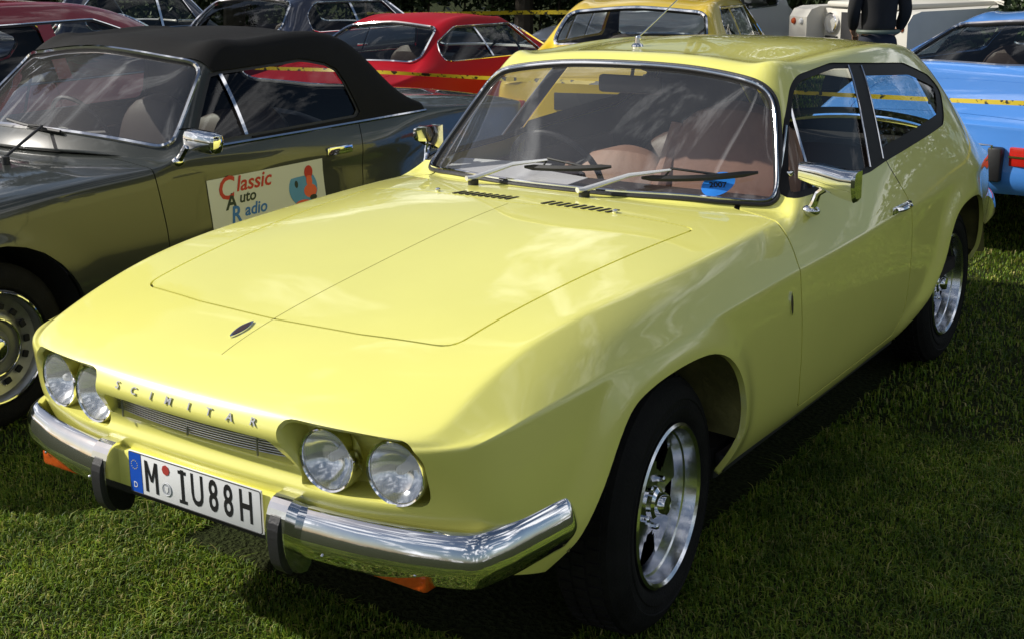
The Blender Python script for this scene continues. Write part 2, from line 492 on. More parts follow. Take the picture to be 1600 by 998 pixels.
# ================================================================== the yellow estate car (nose towards -Y, its left side towards +X)
def scim_surface(level=4):
    top = [
     [(0,-.805,.722),(.29,-.797,.722),(.48,-.775,.718),(.620,-.738,.714)],
     [(0,-.70,.766),(.29,-.69,.768),(.50,-.66,.766),(.638,-.61,.770)],
     [(0,-.50,.814),(.29,-.48,.820),(.51,-.42,.826),(.655,-.35,.836)],
     [(0,-.15,.864),(.29,-.12,.869),(.51,-.05,.873),(.690,0,.864)],
     [(0,.25,.908),(.29,.27,.910),(.51,.35,.903),(.703,.42,.879)],
     [(0,.56,.925),(.29,.58,.922),(.50,.64,.912),(.700,.70,.887)],
     [(0,.70,.935),(.29,.72,.930),(.50,.775,.922),(.668,.90,.903)],
     [(0,1.12,1.272),(.27,1.122,1.265),(.44,1.128,1.248),(.547,1.165,1.222)],
     [(0,1.28,1.302),(.27,1.28,1.297),(.45,1.29,1.278),(.565,1.37,1.240)],
     [(0,1.75,1.322),(.27,1.75,1.316),(.46,1.78,1.292),(.575,1.80,1.252)],
     [(0,2.32,1.298),(.27,2.32,1.293),(.45,2.33,1.278),(.568,2.30,1.235)],
     [(0,2.80,1.232),(.26,2.78,1.225),(.42,2.74,1.203),(.550,2.64,1.165)],
     [(0,3.12,1.045),(.26,3.10,1.035),(.43,3.06,1.01),(.572,2.92,.975)],
     [(0,3.40,.85),(.26,3.38,.845),(.43,3.34,.828),(.548,3.24,.805)]]
    side = [
     [(.656,-.728,.698),(.680,-.722,.685),(.690,-.708,.60),(.694,-.690,.525),(.648,-.655,.395)],
     [(.705,-.600,.735),(.738,-.59,.716),(.758,-.58,.60),(.757,-.57,.48),(.718,-.56,.368)],
     [(.722,-.35,.797),(.783,-.35,.745),(.800,-.35,.60),(.795,-.35,.43),(.755,-.35,.33)],
     [(.757,0,.817),(.805,0,.757),(.818,0,.60),(.808,0,.42),(.765,0,.30)],
     [(.766,.43,.828),(.811,.43,.766),(.822,.43,.58),(.808,.43,.40),(.760,.43,.29)],
     [(.765,.68,.836),(.812,.68,.768),(.823,.68,.58),(.806,.68,.38),(.755,.68,.285)],
     [(.742,.88,.872),(.813,.90,.770),(.824,.90,.58),(.805,.90,.37),(.752,.90,.283)],
     [(.746,1.18,.895),(.814,1.20,.772),(.825,1.20,.58),(.805,1.20,.37),(.752,1.20,.282)],
     [(.750,1.42,.910),(.814,1.42,.775),(.825,1.42,.58),(.805,1.42,.37),(.752,1.42,.285)],
     [(.750,1.88,.930),(.813,1.90,.780),(.824,1.90,.58),(.806,1.90,.38),(.754,1.90,.290)],
     [(.740,2.25,.950),(.808,2.30,.785),(.820,2.30,.58),(.806,2.30,.41),(.758,2.30,.305)],
     [(.710,2.60,.955),(.790,2.62,.787),(.785,2.62,.59),(.770,2.62,.43),(.735,2.62,.33)],
     [(.662,2.90,.875),(.728,2.93,.775),(.740,2.93,.60),(.728,2.93,.45),(.69,2.93,.355)],
     [(.600,3.25,.780),(.638,3.26,.748),(.650,3.27,.61),(.640,3.26,.47),(.605,3.24,.385)]]
    front = [
     [(0,-.832,.694),(.29,-.822,.694),(.48,-.795,.692)],
     [(0,-.834,.655),(.29,-.824,.655),(.48,-.797,.655)],
     [(0,-.788,.592),(.29,-.782,.590),(.48,-.760,.585)],
     [(0,-.797,.545),(.29,-.790,.543),(.48,-.766,.540)],
     [(0,-.745,.425),(.29,-.735,.425),(.47,-.715,.415)]]
    rear = [
     [(0,3.43,.79),(.26,3.42,.79),(.45,3.38,.775)],
     [(0,3.46,.75),(.26,3.45,.75),(.46,3.40,.745)],
     [(0,3.48,.60),(.26,3.47,.60),(.47,3.42,.60)],
     [(0,3.47,.47),(.26,3.46,.47),(.46,3.41,.47)],
     [(0,3.43,.385),(.26,3.42,.385),(.44,3.37,.385)]]
    cr = [('S',0,5,13,5,.68), ('T',0,0,0,3,.25), ('T',6,0,6,3,.5), ('T',13,0,13,3,.4), ('T',0,3,6,3,.5), ('F',7,0,7,3,.4)]
    return car_cage(top, side, front, rear, cr, level)

V0, F0 = scim_surface()
ARCH_F = smooth_poly([(-.52,.33),(-.455,.42),(-.385,.52),(-.322,.612),(-.262,.668),(-.18,.692),(-.08,.702),(.03,.702),(.12,.690),(.20,.656),(.262,.595),(.300,.51),(.312,.42),(.308,.33)], False, 5)
ARCH_R = smooth_poly([(1.70,.335),(1.844,.393),(1.955,.47),(2.025,.54),(2.085,.625),(2.17,.682),(2.30,.705),(2.45,.702),(2.58,.668),(2.68,.60),(2.745,.51),(2.775,.42),(2.785,.34)], False, 5)
close_arch = lambda a: np.vstack([a, [(a[-1][0], .1), (a[0][0], .1)]])
side = lambda P: P[:, [1, 2]]
# wheel arch lips swell out of the side
for A in (ARCH_F, ARCH_R):
    m = np.abs(V0[:, 0]) > .5
    d = sdist(side(V0), close_arch(A), m)
    u = np.clip(1 - np.abs(np.where(d < 0, 0, d)) / .095, 0, 1)
    low = np.clip((V0[:, 2] - .30) / .12, 0, 1)
    V0[:, 0] += np.sign(V0[:, 0]) * 0.019 * (u * u * (3 - 2 * u)) * low * m
# gentle lip along the leading edge of the bonnet
scim = Shell.from_quads(V0, F0)
BV = BVHTree.FromPolygons([Vector(v) for v in V0], [tuple(int(i) for i in f) for f in F0])
def hit(o, d):
    h = BV.ray_cast(Vector(o), Vector(d).normalized()); return h[0], h[1]
def on_front(x, z): return hit((x, -3, z), (0, 1, 0))
def on_side(y, z, s=1): return hit((s * 2, y, z), (-s, 0, 0))
def on_top(x, y): return hit((x, y, 2), (0, 0, -1))

car = thing('yellow_estate_car', 'pale yellow classic shooting brake nearest the camera, chrome split bumper and four round headlamps', 'car')
X, Y, Z = 0, 1, 2
def P_side(s): return s.V[:, [1, 2]]
# wheel openings and dark holes
for A in (ARCH_F, ARCH_R):
    _, scim = scim.clip(sdist(P_side(scim), close_arch(A), np.abs(scim.V[:, 0]) > .45))
# ---------------- side windows
DLO = round_poly([(.905,.925),(1.085,1.125),(1.225,1.250),(1.55,1.270),(2.20,1.222),(2.46,1.155),(2.53,1.10),(2.36,1.008),(2.30,.985),(1.60,.945),(1.45,.932)], [.012,.22,.22,.3,.2,.09,.06,.05,.05,.15,.2], 8)
dlo, scim = scim.clip(sdist(P_side(scim), DLO, np.abs(scim.V[:, 0]) > .3))
# ---------------- windscreen
WS3 = [(0,1.128,1.282),(.20,1.128,1.278),(.334,1.126,1.266),(.436,1.122,1.250),(.498,1.122,1.230),(.532,1.118,1.203),(.560,1.098,1.158),(.617,.99,1.026),(.647,.918,.945),(.641,.882,.914),(.612,.855,.911),(.54,.803,.916),(.478,.765,.922),(.293,.712,.926),(.15,.69,.926),(0,.684,.926)]
wst = lambda y, z: .5 * y + z          # runs up the glass
WS = smooth_poly([(x, wst(y, z)) for x, y, z in WS3] + [(-x, wst(y, z)) for x, y, z in WS3[1:-1][::-1]], True, 3)
def P_ws(s): return np.c_[s.V[:, 0], wst(s.V[:, 1], s.V[:, 2])]
wsm = lambda s: (s.V[:, 1] < 1.35) & (s.V[:, 1] > .55) & (s.V[:, 2] > .86)
screen, scim = scim.clip(sdist(P_ws(scim), WS, wsm(scim)))
# ---------------- tailgate glass
TG = round_poly([(-.43,2.845),(.43,2.845),(.478,3.392),(-.478,3.392)], .06)
tg, scim = scim.clip(sdist(scim.V[:, :2], TG, scim.V[:, 2] > .8))
# ---------------- headlamp recesses and grille
POD = round_poly([(.283,.713),(.46,.709),(.585,.705),(.619,.668),(.619,.556),(.40,.551),(.314,.555)], [.035,.02,.03,.05,.035,.03,.015], 6)
fm = lambda s: s.V[:, 1] < -.5
recess = []
for sg in (1, -1):
    r, scim = scim.clip(sdist(np.c_[scim.V[:, 0] * sg, scim.V[:, 2]], POD, fm(scim)))
    recess.append(r)
GR = np.array([(-.266,.660),(.266,.660),(.300,.596),(-.300,.596)])
gr, scim = scim.clip(sdist(np.c_[scim.V[:, 0], scim.V[:, 2]], GR, fm(scim)))
# ---------------- panels with shut lines
def cut_panel(sh, poly, Q, mask, name, w=.0029, mtl=M['paint'], lab=None):
    f = sdist(Q(sh), poly, mask(sh))
    panel, rest = sh.clip(f + w)
    g, rest = rest.clip(sdist(Q(rest), poly, mask(rest)) - w)
    o = panel.join(panel.lip(.012)).build(name, mtl, car)
    return rest, panel, g
BON = round_poly([(-.500,-.494),(-.26,-.525),(0,-.532),(.26,-.525),(.500,-.494),(.585,.50),(.30,.475),(0,.46),(-.30,.475),(-.585,.50)], [.055,.2,.2,.2,.055,.03,.1,.1,.1,.03], 8)
scim, bon, g1 = cut_panel(scim, BON, lambda s: s.V[:, :2], lambda s: (s.V[:, 2] > .6) & (s.V[:, 1] < .8), 'bonnet')
gaps = [g1]
DOOR = round_poly([(.862,.93),(.76,.885),(.694,.775),(.700,.60),(.712,.45),(.75,.348),(1.58,.352),(1.655,.42),(1.675,.80),(1.61,.93),(1.60,1.02),(.95,1.02)], [.02,.12,.08,.2,.1,.04,.04,.1,.2,.05,0,0], 7)
for sg in (1, -1):
    scim, dpanel, g = cut_panel(scim, DOOR, P_side, lambda s, sg=sg: s.V[:, 0] * sg > .5, 'door')
    gaps.append(g)
G = gaps[0]
for g in gaps[1:]: G = G.join(g)
G.moved(-.007).build('panel_gap', M['gap'], car)
# centre crease of the bonnet: a fine moulded groove
# ---------------- body with returned edges
def cl(s, f): return s.clip(f)
inner_w = scim.lip(.016, sel=lambda V: ~((V[:, 1] > .6) & (V[:, 1] < 3.32) & (V[:, 2] > .868)))
archlip = scim.lip(.05, vec=(0, 0, 0))
body = scim.join(inner_w).build('body', M['paint'], car)
car_body_shell = scim
for k, r in enumerate(recess):
    # walls and floor of the recess
    w = Shell(r.V, r.N, r.T).lip(.095, vec=(0, 1, 0))
    fl = Shell(r.V + np.array([0, .090, 0]), r.N, r.T)
    w.join(fl).build('headlamp_recess', M['paint'], car)
gw = gr.lip(.045, vec=(0, 1, 0)); gw.build('grille_surround', M['paint'], car)
Shell(gr.V + np.array([0, .04, 0]), gr.N, gr.T).build('grille_backing', M['black'], car)

# ---------------- wheel housings
for A in (ARCH_F[ARCH_F[:, 1] > .385], ARCH_R[ARCH_R[:, 1] > .40]):
    for sg in (1, -1):
        b = MB(); n = len(A); vs = []
        cx_, = [(A[:, 0].min() + A[:, 0].max()) / 2]
        for (xx, gsc) in ((.800, 1.0), (.785, 1.015), (.70, 1.03), (.42, 1.02)):
            for q in A: vs.append((sg * xx if xx < .79 else sg * (abs((on_side(q[0], max(q[1], .36), sg)[0] or Vector((.79, 0, 0))).x) - .004), cx_ + (q[0] - cx_) * gsc, .33 + (q[1] - .33) * gsc))
        fs = [(j * n + i, j * n + i + 1, (j + 1) * n + i + 1, (j + 1) * n + i) for j in range(3) for i in range(n - 1)]
        fs.append(tuple(3 * n + i for i in range(n)))
        b.add(vs, fs, True).build('wheel_housing', M['wing'], car)
# dark floor pan and sills
b = MB()
b.box((0, -.12, .40), (.80, 1.1, .16)); b.box((0, 1.02, .30), (1.47, 1.36, .10), bev=.02); b.box((0, 2.25, .33), (.80, 1.9, .16)); b.box((0, 3.05, .42), (1.0, .55, .10))
b.box((0, 1.0, .255), (.5, 3.0, .06), bev=.02)
b.tube([(.30, .2, .22), (.30, 1.6, .2), (.33, 2.2, .23), (.35, 3.3, .27)], .025, 10)
b.build('underbody', M['under'], car)
for sg in (1, -1): MB().box((sg * .757, 1.0, .318), (.03, 1.36, .05), bev=.008).build('sill_strip', M['black'], car)

# ---------------- glazing
def edge_tube(name, sh, off, r, mtl, parent, flt=None, ell=None, n=8, lift=0.0):
    """moulding that runs along the rim of an opening"""
    B = sh.boundary(); nxt = {int(a): int(b) for a, b in B}
    out = []
    seen = set()
    for s0 in list(nxt):
        if s0 in seen: continue
        loop = [s0]; seen.add(s0); c = nxt[s0]
        while c != s0 and c in nxt and c not in seen: loop.append(c); seen.add(c); c = nxt[c]
        out.append(loop)
    mb = MB()
    for loop in out:
        if len(loop) < 30: continue
        P = np.array([sh.V[i] + sh.N[i] * lift for i in loop])
        # resample evenly
        d = np.r_[0, np.cumsum(np.linalg.norm(np.diff(np.vstack([P, P[:1]]), axis=0), axis=1))]
        m = max(40, int(d[-1] / .012)); t = np.linspace(0, d[-1], m, endpoint=False); PP = np.vstack([P, P[:1]])
        Q = np.c_[[np.interp(t, d, PP[:, k]) for k in range(3)]].T
        for _ in range(2): Q = (np.roll(Q, 1, 0) + 2 * Q + np.roll(Q, -1, 0)) / 4
        mb.tube([tuple(q) for q in Q], r, n, closed=True)
    return mb.build(name, mtl, parent)
def shrink(sh, f, w):
    a, b = sh.clip(f(sh) + w); return a, b

wsf = lambda s: sdist(P_ws(s), WS, None)
glassw, rubw = shrink(screen, wsf, .017)
wo = glassw.moved(-.006).build('windscreen', M['wglass'], car)
rubw.moved(.004).join(rubw.moved(.004).lip(.014)).build('windscreen_rubber', M['rubber'], car)
edge_tube('windscreen_outer_seal', screen, 0, .0075, M['rubber'], car, lift=.002)
mid, _ = shrink(screen, wsf, .011)
edge_tube('windscreen_chrome', mid, 0, .0055, M['chrome'], car, lift=.0065)

tgf = lambda s: sdist(s.V[:, :2], TG, None)
gt, rt = shrink(tg, tgf, .050)
gt.moved(-.004).build('tailgate_glass', M['glass'], car)
rt.moved(.010).build('tailgate_rubber', M['rubber'], car)

dlf = lambda s: sdist(P_side(s), DLO, None)
for sg in (1, -1):
    m = dlo.V[:, 0] * sg > 0
    one = Shell(dlo.V, dlo.N, dlo.T[m[dlo.T[:, 0]]]).compact()
    inn, fr = shrink(one, dlf, .017)
    lin_ = lambda q, y0, k: q.V[:, 1] - (y0 + (q.V[:, 2] - .90) * k)
    vent, rest = inn.clip(lin_(inn, 1.018, .47))
    dv, rest = rest.clip(lin_(rest, 1.030, .47))
    front, rest = rest.clip(lin_(rest, 1.440, .625))
    p, quarter = rest.clip(lin_(rest, 1.565, .60))
    # thick rear blind frame
    qf, quarter2 = quarter.clip(-(sdist(P_side(quarter), DLO) + .042))
    fr = fr.join(qf)
    fr.moved(-.004).join(one.lip(.016)).build('window_frame', M['frame'], car)
    p.moved(-.002).build('window_pillar', M['frame'], car)
    dv.moved(-.002).build('quarterlight_bar', M['chrome'], car)
    vent.moved(-.010).build('quarterlight', M['glass'], car)
    front.moved(-.010).build('door_glass', M['glass'], car)
    quarter2.moved(-.008).build('rear_side_glass', M['glass'], car)
    def sideline(a, b, lift):
        return [(lambda h: tuple(h[0] + h[1] * lift))(on_side(a[0] + (b[0] - a[0]) * t, a[1] + (b[1] - a[1]) * t, sg)) for t in np.linspace(0, 1, 12)]
    MB().tube(sideline((1.668, 1.253), (1.462, .945), -.001), .0035).build('pillar_trim', M['chrome'], car)
    MB().tube(sideline((1.772, 1.245), (1.592, .955), -.001), .003).build('pillar_trim', M['chrome'], car)
    # bright strip up the front edge of the door glass
    MB().tube(sideline((.912, .935), (1.085, 1.115), .001), .0045).build('door_edge_trim', M['chrome'], car)
    # catch of the opening quarter window
    c = on_side(1.0, .985, sg)[0]
    MB().box((c.x - sg * .02, 1.0, .985), (.02, .03, .016), bev=.004).build('window_catch', M['chrome'], car)
    c = on_side(2.44, 1.09, sg)[0]
    MB().box((c.x - sg * .018, 2.43, 1.075), (.02, .025, .06), bev=.006).build('window_catch', M['black'], car)

# ---------------- cabin lining: the shell again, a little inwards, in dark trim
lin = car_body_shell
m = (lin.V[:, 1] > .93) & (lin.V[:, 2] > .45)
k = m[lin.T].all(1)
lin = Shell(lin.V, -lin.N, lin.T[k][:, ::-1]).compact()
Shell(lin.V + lin.N * .02, lin.N, lin.T).build('cabin_lining', mat('headlining', (.03, .028, .027), rough=.95), car)

# ---------------- grille bars
M['bar'] = mat('grille_grey', (.42, .42, .40), rough=.35, metal=.8)
for k in range(8):
    z = .603 + k * .0071
    hw = .298 - (z - .596) / .064 * .034
    pts = []
    for t in np.linspace(-1, 1, 15):
        y = -.800 - (z - .603) * .40 + .030 * (t * hw / .33) ** 2 + .006
        pts.append((t * hw, y + .004, z))
    MB().tube(pts, .0017, 6).build('grille_bar', M['bar'], car)
for x in (-.24, -.02, .20):
    MB().box((x, -.797, .628), (.0025, .004, .056)).build('grille_stay', M['bar'], car)

# ---------------- headlamps
M['lens'] = glass_mat('lamp_lens', (.93, .94, .95), base=.06, haze=.13, hcol=(.92, .93, .95))  # whitish veil mixed into the glass, standing for sunlight in the lens
def ribbed(m):
    nt = m.node_tree
    tc = nt.nodes.new('ShaderNodeTexCoord'); w = nt.nodes.new('ShaderNodeTexWave'); w.inputs['Scale'].default_value = 48; w.bands_direction = 'X'
    bp = nt.nodes.new('ShaderNodeBump'); bp.inputs['Strength'].default_value = .28; bp.inputs['Distance'].default_value = .003
    nt.links.new(tc.outputs['Object'], w.inputs['Vector']); nt.links.new(w.outputs['Fac'], bp.inputs['Height'])
    for n in nt.nodes:
        if 'Normal' in n.inputs and n.type in ('BSDF_GLOSSY', 'BSDF_DIFFUSE'): nt.links.new(bp.outputs[0], n.inputs['Normal'])
ribbed(M['lens'])
M['reflector'] = mat('lamp_reflector', (.92, .93, .95), rough=.15, metal=1.0, bump=.015, bscale=40)
def headlamp(x, y, z, rz):
    T = TM((x, y, z), rz=rz, s=.955) @ Matrix.Rotation(R(-90), 4, 'Z')     # lathe axis +X -> towards -Y
    T2 = T
    MB().lathe([(.0735, -.03), (.0745, .004), (.0725, .0085), (.0685, .006), (.0675, -.002)], 48, T2).build('lamp_rim', M['chrome'], car)
    lamp = MB().lathe([(.0001, .0120), (.02, .0116), (.04, .0100), (.055, .0075), (.068, .003)], 48, T2).build('headlamp', M['lens'], car)
    MB().lathe([(.067, .001), (.058, -.014), (.045, -.028), (.03, -.038), (.012, -.044), (.0001, -.045)], 40, T2).build('reflector', M['reflector'], lamp)
    MB().lathe([(.0001, -.008), (.008, -.010), (.011, -.018), (.011, -.045)], 16, T2).build('bulb', M['white'], lamp)
for sg in (1, -1):
    headlamp(sg * .541, -.744, .621, R(5) * sg)
    headlamp(sg * .376, -.768, .621, R(3) * sg)

# ---------------- front bumper halves and overriders
def sweep(name, path, prof, mtl, parent, scale=None, zo=lambda p: 0):
    """path of (x, y) in plan, profile of (out, z)"""
    mb = MB(); P = [Vector((p[0], p[1], 0)) for p in path]; n = len(prof); vs = []
    for i, p in enumerate(P):
        t = (P[min(i + 1, len(P) - 1)] - P[max(i - 1, 0)]).normalized()
        nrm = Vector((t.y, -t.x, 0))
        s = scale(i / (len(P) - 1)) if scale else 1.0
        zc = sum(q[1] for q in prof) / n
        for (o, z) in prof: vs.append(p + nrm * (o * s) + Vector((0, 0, zc + zo(p) + (z - zc) * s)))
    fs = [(i * n + k, i * n + (k + 1) % n, (i + 1) * n + (k + 1) % n, (i + 1) * n + k) for i in range(len(P) - 1) for k in range(n)]
    fs.append(tuple(range(n))); fs.append(tuple((len(P) - 1) * n + k for k in range(n)))
    return mb.add(vs, fs, True).build(name, mtl, parent, sharp=50)
prof = smooth_poly([(0,.531),(.016,.530),(.028,.515),(.037,.490),(.041,.466),(.036,.452),(.024,.434),(.010,.416),(0,.413),(-.008,.47)], True, 3)
prof = [tuple(q) for q in prof]
bp_ = smooth_poly([(.285,-.780),(.42,-.768),(.55,-.748),(.635,-.727),(.680,-.712),(.704,-.698),(.720,-.668),(.737,-.62),(.756,-.54),(.768,-.48),(.772,-.445)], False, 6)
for sg in (1, -1):
    path = [(sg * p[0], p[1]) for p in bp_]
    if sg == -1: path = path[::-1]
    sc = (lambda t: min(1, max(.12, ((1 - t) / .10) ** .55))) if sg == 1 else (lambda t: min(1, max(.12, (t / .10) ** .55)))
    # T: outward is to the right of travel when going from the middle outwards on the left side of the car
    bo = sweep('front_bumper', path, prof, M['chrome'], car, sc, lambda p: -.023 + .020 * max(0, min(1, (p.y + .76) / .25)))
    for (x, y, z) in ((.38, -.803, .418), (.60, -.766, .420), (.778, -.545, .440)):
        MB().ball((sg * x, y, z), .0042, n=10, m=6).build('bumper_bolt', M['alloy'], bo)
    o = MB()
    pr = smooth_poly([(-.80,.535),(-.835,.556),(-.868,.545),(-.884,.505),(-.886,.46),(-.878,.42),(-.855,.388),(-.81,.392)], True, 3)
    pts = [(p[0], p[1]) for p in pr]
    Tm = Matrix(((0, 0, 1, sg * .288 - .027), (1, 0, 0, 0), (0, 1, 0, 0), (0, 0, 0, 1)))
    ov = o.prism([(a + .040, c - .022) for a, c in pts], .054, Tm).build('overrider', M['chrome'], car, sharp=30)
    q = MB(); rb = [(-.862,.540),(-.889,.507),(-.894,.46),(-.886,.412),(-.862,.384),(-.85,.40),(-.87,.46),(-.86,.51)]
    q.prism([(p[0] + .040, p[1] - .022) for p in smooth_poly(rb, True, 3)], .030, Matrix(((0, 0, 1, sg * .288 - .015), (1, 0, 0, 0), (0, 1, 0, 0), (0, 0, 0, 1)))).build('rubber_face', M['rubber'], ov, sharp=30)
    MB().box((sg * .550, -.738, .403), (.148, .05, .042), bev=.008).build('indicator', M['amber'], car)

# ---------------- number plate
MB().box((0, -.789, .472), (.535, .03, .090), bev=.006).build('plate_mount', M['paint'], car)
pl0 = len(COL.objects)
plate = MB().box((.022, -.8345, .484), (.432, .006, .103), bev=.0025).build('number_plate', M['white'], car)
PT = lambda x, z, y=-.8378: Matrix.Translation((x, y, z)) @ Matrix.Rotation(R(90), 4, 'X')
fr = [(-.194+.0,.4335),(.238,.4335),(.238,.5345),(-.194,.5345)]
mbf = MB(); pp = round_poly([(-.192,.4345),(.236,.4345),(.236,.5335),(-.192,.5335)], .007, 4)
mbf.tube([(a, -.8378, c) for a, c in pp], .0011, 6, closed=True).build('plate_edge', M['ink'], plate)
MB().box((-.1715, -.8379, .484), (.041, .0012, .097)).build('country_band', M['eu_blue'], plate)
text_mesh('band_letter', 'D', .020, .0006, M['white'], plate, PT(-.1735, .453, -.8388))
st = MB()
for k in range(12):
    a = 2 * math.pi * k / 12; st.ball((-.1735 + .0105 * math.cos(a), -.8386, .503 + .0105 * math.sin(a)), (.0014, .0006, .0014), n=6, m=4)
st.build('band_stars', mat('star_yellow', (.7, .6, .1)), plate)
mm = MB(); Mx, hw, st_ = -.117, .0215, .0085
for q in ([(-hw, -.038), (-hw + st_, -.038), (-hw + st_, .038), (-hw, .038)], [(hw - st_, -.038), (hw, -.038), (hw, .038), (hw - st_, .038)]):
    mm.prism(q, .0008, PT(Mx, .484))
mm.prism([(-hw, .038), (-hw + st_, .038), (.003, -.012), (-.003, -.012)], .0009, PT(Mx, .484)); mm.prism([(hw - st_, .038), (hw, .038), (.003, -.012), (-.003, -.012)], .0009, PT(Mx, .484))
mm.build('plate_letter', M['ink'], plate)
chars = [('I', -.012, .95), ('U', .036, .95), ('8', .088, .95), ('8', .135, .95), ('H', .190, .95)]
for ch, x, w in chars:
    text_mesh('plate_letter', ch, .106 if ch != 'I' else .106, .0008, M['ink'], plate, PT(x, .484), bold=.0016, xs=.62 * w if ch != 'I' else .75)
# slab serifs of the letter I
for z in (.5195, .4485): MB().box((-.012, -.8378, z), (.026, .0010, .008)).build('letter_serif', M['ink'], plate)
Tseal = lambda x, z: Matrix.Translation((x, -.8376, z)) @ Matrix.Rotation(R(-90), 4, 'Z')
MB().prism([(.0125 * math.cos(a), .0125 * math.sin(a)) for a in np.linspace(0, 2 * math.pi, 8, endpoint=False)], .0009, PT(-.066, .513)).build('test_seal', M['seal_red'], plate)
sl = MB().prism([(.0165 * math.cos(a), .0165 * math.sin(a)) for a in np.linspace(0, 2 * math.pi, 28, endpoint=False)], .0009, PT(-.066, .466)).build('state_seal', M['seal_grey'], plate)
MB().tube([(-.066 + .0145 * math.cos(a), -.8388, .466 + .0145 * math.sin(a)) for a in np.linspace(0, 2 * math.pi, 28, endpoint=False)], .0009, 5, closed=True).build('seal_ring', M['white'], plate)
MB().prism([(-.006, .007), (.006, .007), (.005, -.003), (0, -.009), (-.005, -.003)], .0006, PT(-.066, .466, -.8388)).build('seal_shield', M['white'], plate)


for o in [plate] + list(plate.children): o.data.transform(Matrix.Translation((-.018, .0235, -.006)))
# ---------------- raised letters on the nose
M['letter'] = mat('letter_chrome', (.55, .55, .56), rough=.28, metal=.9)
for ch, x in zip('SCIMITAR', (-.207, -.148, -.088, -.030, .036, .098, .160, .226)):
    p, n = on_front(x, .690 if abs(x) < .2 else .692)
    rz = math.atan2(n.x, -n.y)
    tilt = math.asin(max(-1, min(1, n.z)))
    T = Matrix.Translation(p + n * .0022) @ Matrix.Rotation(rz, 4, 'Z') @ Matrix.Rotation(R(90) - tilt, 4, 'X')
    text_mesh('nose_letter', ch, .0245, .0022, M['letter'], car, T, bold=.0003, xs=1.15)
# ---------------- badges
def blade(name, p, n, up, L_, w, parent):
    """slim pointed emblem lying on the panel"""
    up = (up - n * up.dot(n)).normalized(); sd = up.cross(n)
    T = Matrix((( sd.x, up.x, n.x, p.x), (sd.y, up.y, n.y, p.y), (sd.z, up.z, n.z, p.z), (0, 0, 0, 1)))
    out = [(0, L_), (w * .8, L_ * .5), (w, 0), (w * .7, -L_ * .6), (0, -L_), (-w * .7, -L_ * .6), (-w, 0), (-w * .8, L_ * .5)]
    sm = [tuple(q) for q in smooth_poly(out, True, 3)]
    a = MB().prism(sm, .004, T).build(name, M['chrome'], parent)
    MB().prism([(q[0] * .72, q[1] * .8) for q in sm], .0048, T).build('badge_inlay', mat('badge_dark', (.05, .03, .03), rough=.3), a)
p, n = on_top(-.034, -.602); blade('bonnet_badge', p, n, Vector((-.02, 1, 0)), .040, .013, car)
for sg in (1, -1):
    p, n = on_side(.622, .694, sg); blade('wing_badge', p, n, Vector((0, 0, 1)), .034, .009, car)

# ---------------- bonnet centre line (fine raised moulding seam), vents, wipers, washer jets
line = [on_top(0, y)[0] for y in np.linspace(-.70, .44, 40)]
MB().tube([(q.x, q.y, q.z - .0008) for q in line], .0016, 5).build('bonnet_seam', mat('seam', (.42, .38, .09), rough=.5), car)
for x0, x1 in ((-.225, -.03), (.10, .318)):
    for k in range(9):
        x = x0 + (x1 - x0) * k / 8
        p, n = on_top(x, .505)
        MB().box((0, 0, 0), (.011, .050, .003), TM((p.x, p.y, p.z + .0006), rz=R(-16))).build('air_slot', M['gap'], car)
M['arm'] = mat('wiper_silver', (.80, .80, .80), rough=.35, metal=.6)
def wiper(px, tipx, sg):
    p, n = on_top(px, .635)
    w = MB().lathe([(.017, -.012), (.017, .016), (.012, .022), (.0001, .024)], 20, Matrix.Translation(p) @ Matrix.Rotation(R(-90), 4, 'Y')).build('wiper_spindle', M['black'], car)
    def sc_pt(x, z, l):
        h = hit((x, -2, z), (0, 1, 0)); return h[0] + h[1] * l
    a0 = p + Vector((0, 0, .022)); a2 = sc_pt(px + .215, .982, .030); a1 = sc_pt(px + .10, .958, .035)
    MB().tube([a0 + Vector((-.012, -.02, 0)), a0, a1, a2], [.014, .014, .011, .006], 8, ell=(1.0, .6)).build('wiper_arm', M['arm'], w)
    bl0, bl1 = sc_pt(px + .09, .962, .010), sc_pt(px + .52, .985, .010)
    pts = [sc_pt(px + .13 + .300 * t, .965 + .022 * t - .004 * math.sin(t * 3.14), .014) for t in np.linspace(0, 1, 10)]
    MB().tube(pts, [.003] + [.0065] * 8 + [.003], 6, ell=(1, 1.6)).build('wiper_blade', M['black'], w)
    MB().tube([pts[2], a2 + Vector((0, 0, .004)), pts[7]], .004, 6).build('wiper_bridge', M['black'], w)
wiper(-.268, 0, 1); wiper(.145, 0, 1)
for x in (-.30, .335):
    p, n = on_top(x, .492); MB().box((p.x, p.y, p.z + .005), (.012, .014, .012), bev=.003).build('washer_jet', M['chrome'], car)

# ---------------- roof aerial
p, n = on_top(-.125, 1.44)
b = MB().lathe([(.022, 0), (.020, .006), (.010, .012), (.009, .03), (.0001, .032)], 16, Matrix.Translation(p) @ Matrix.Rotation(R(-90), 4, 'Y')).build('aerial_base', M['chrome'], car)
MB().ball((p.x, p.y + .004, p.z + .028), .011, n=12, m=8).build('aerial_ball', M['chrome'], b)
MB().tube([(p.x, p.y, p.z + .03), (p.x + .15, p.y + .35, p.z + .30), (p.x + .21, p.y + .52, p.z + .42)], [.0028, .002, .0012], 6).build('aerial_rod', M['alloy'], b)

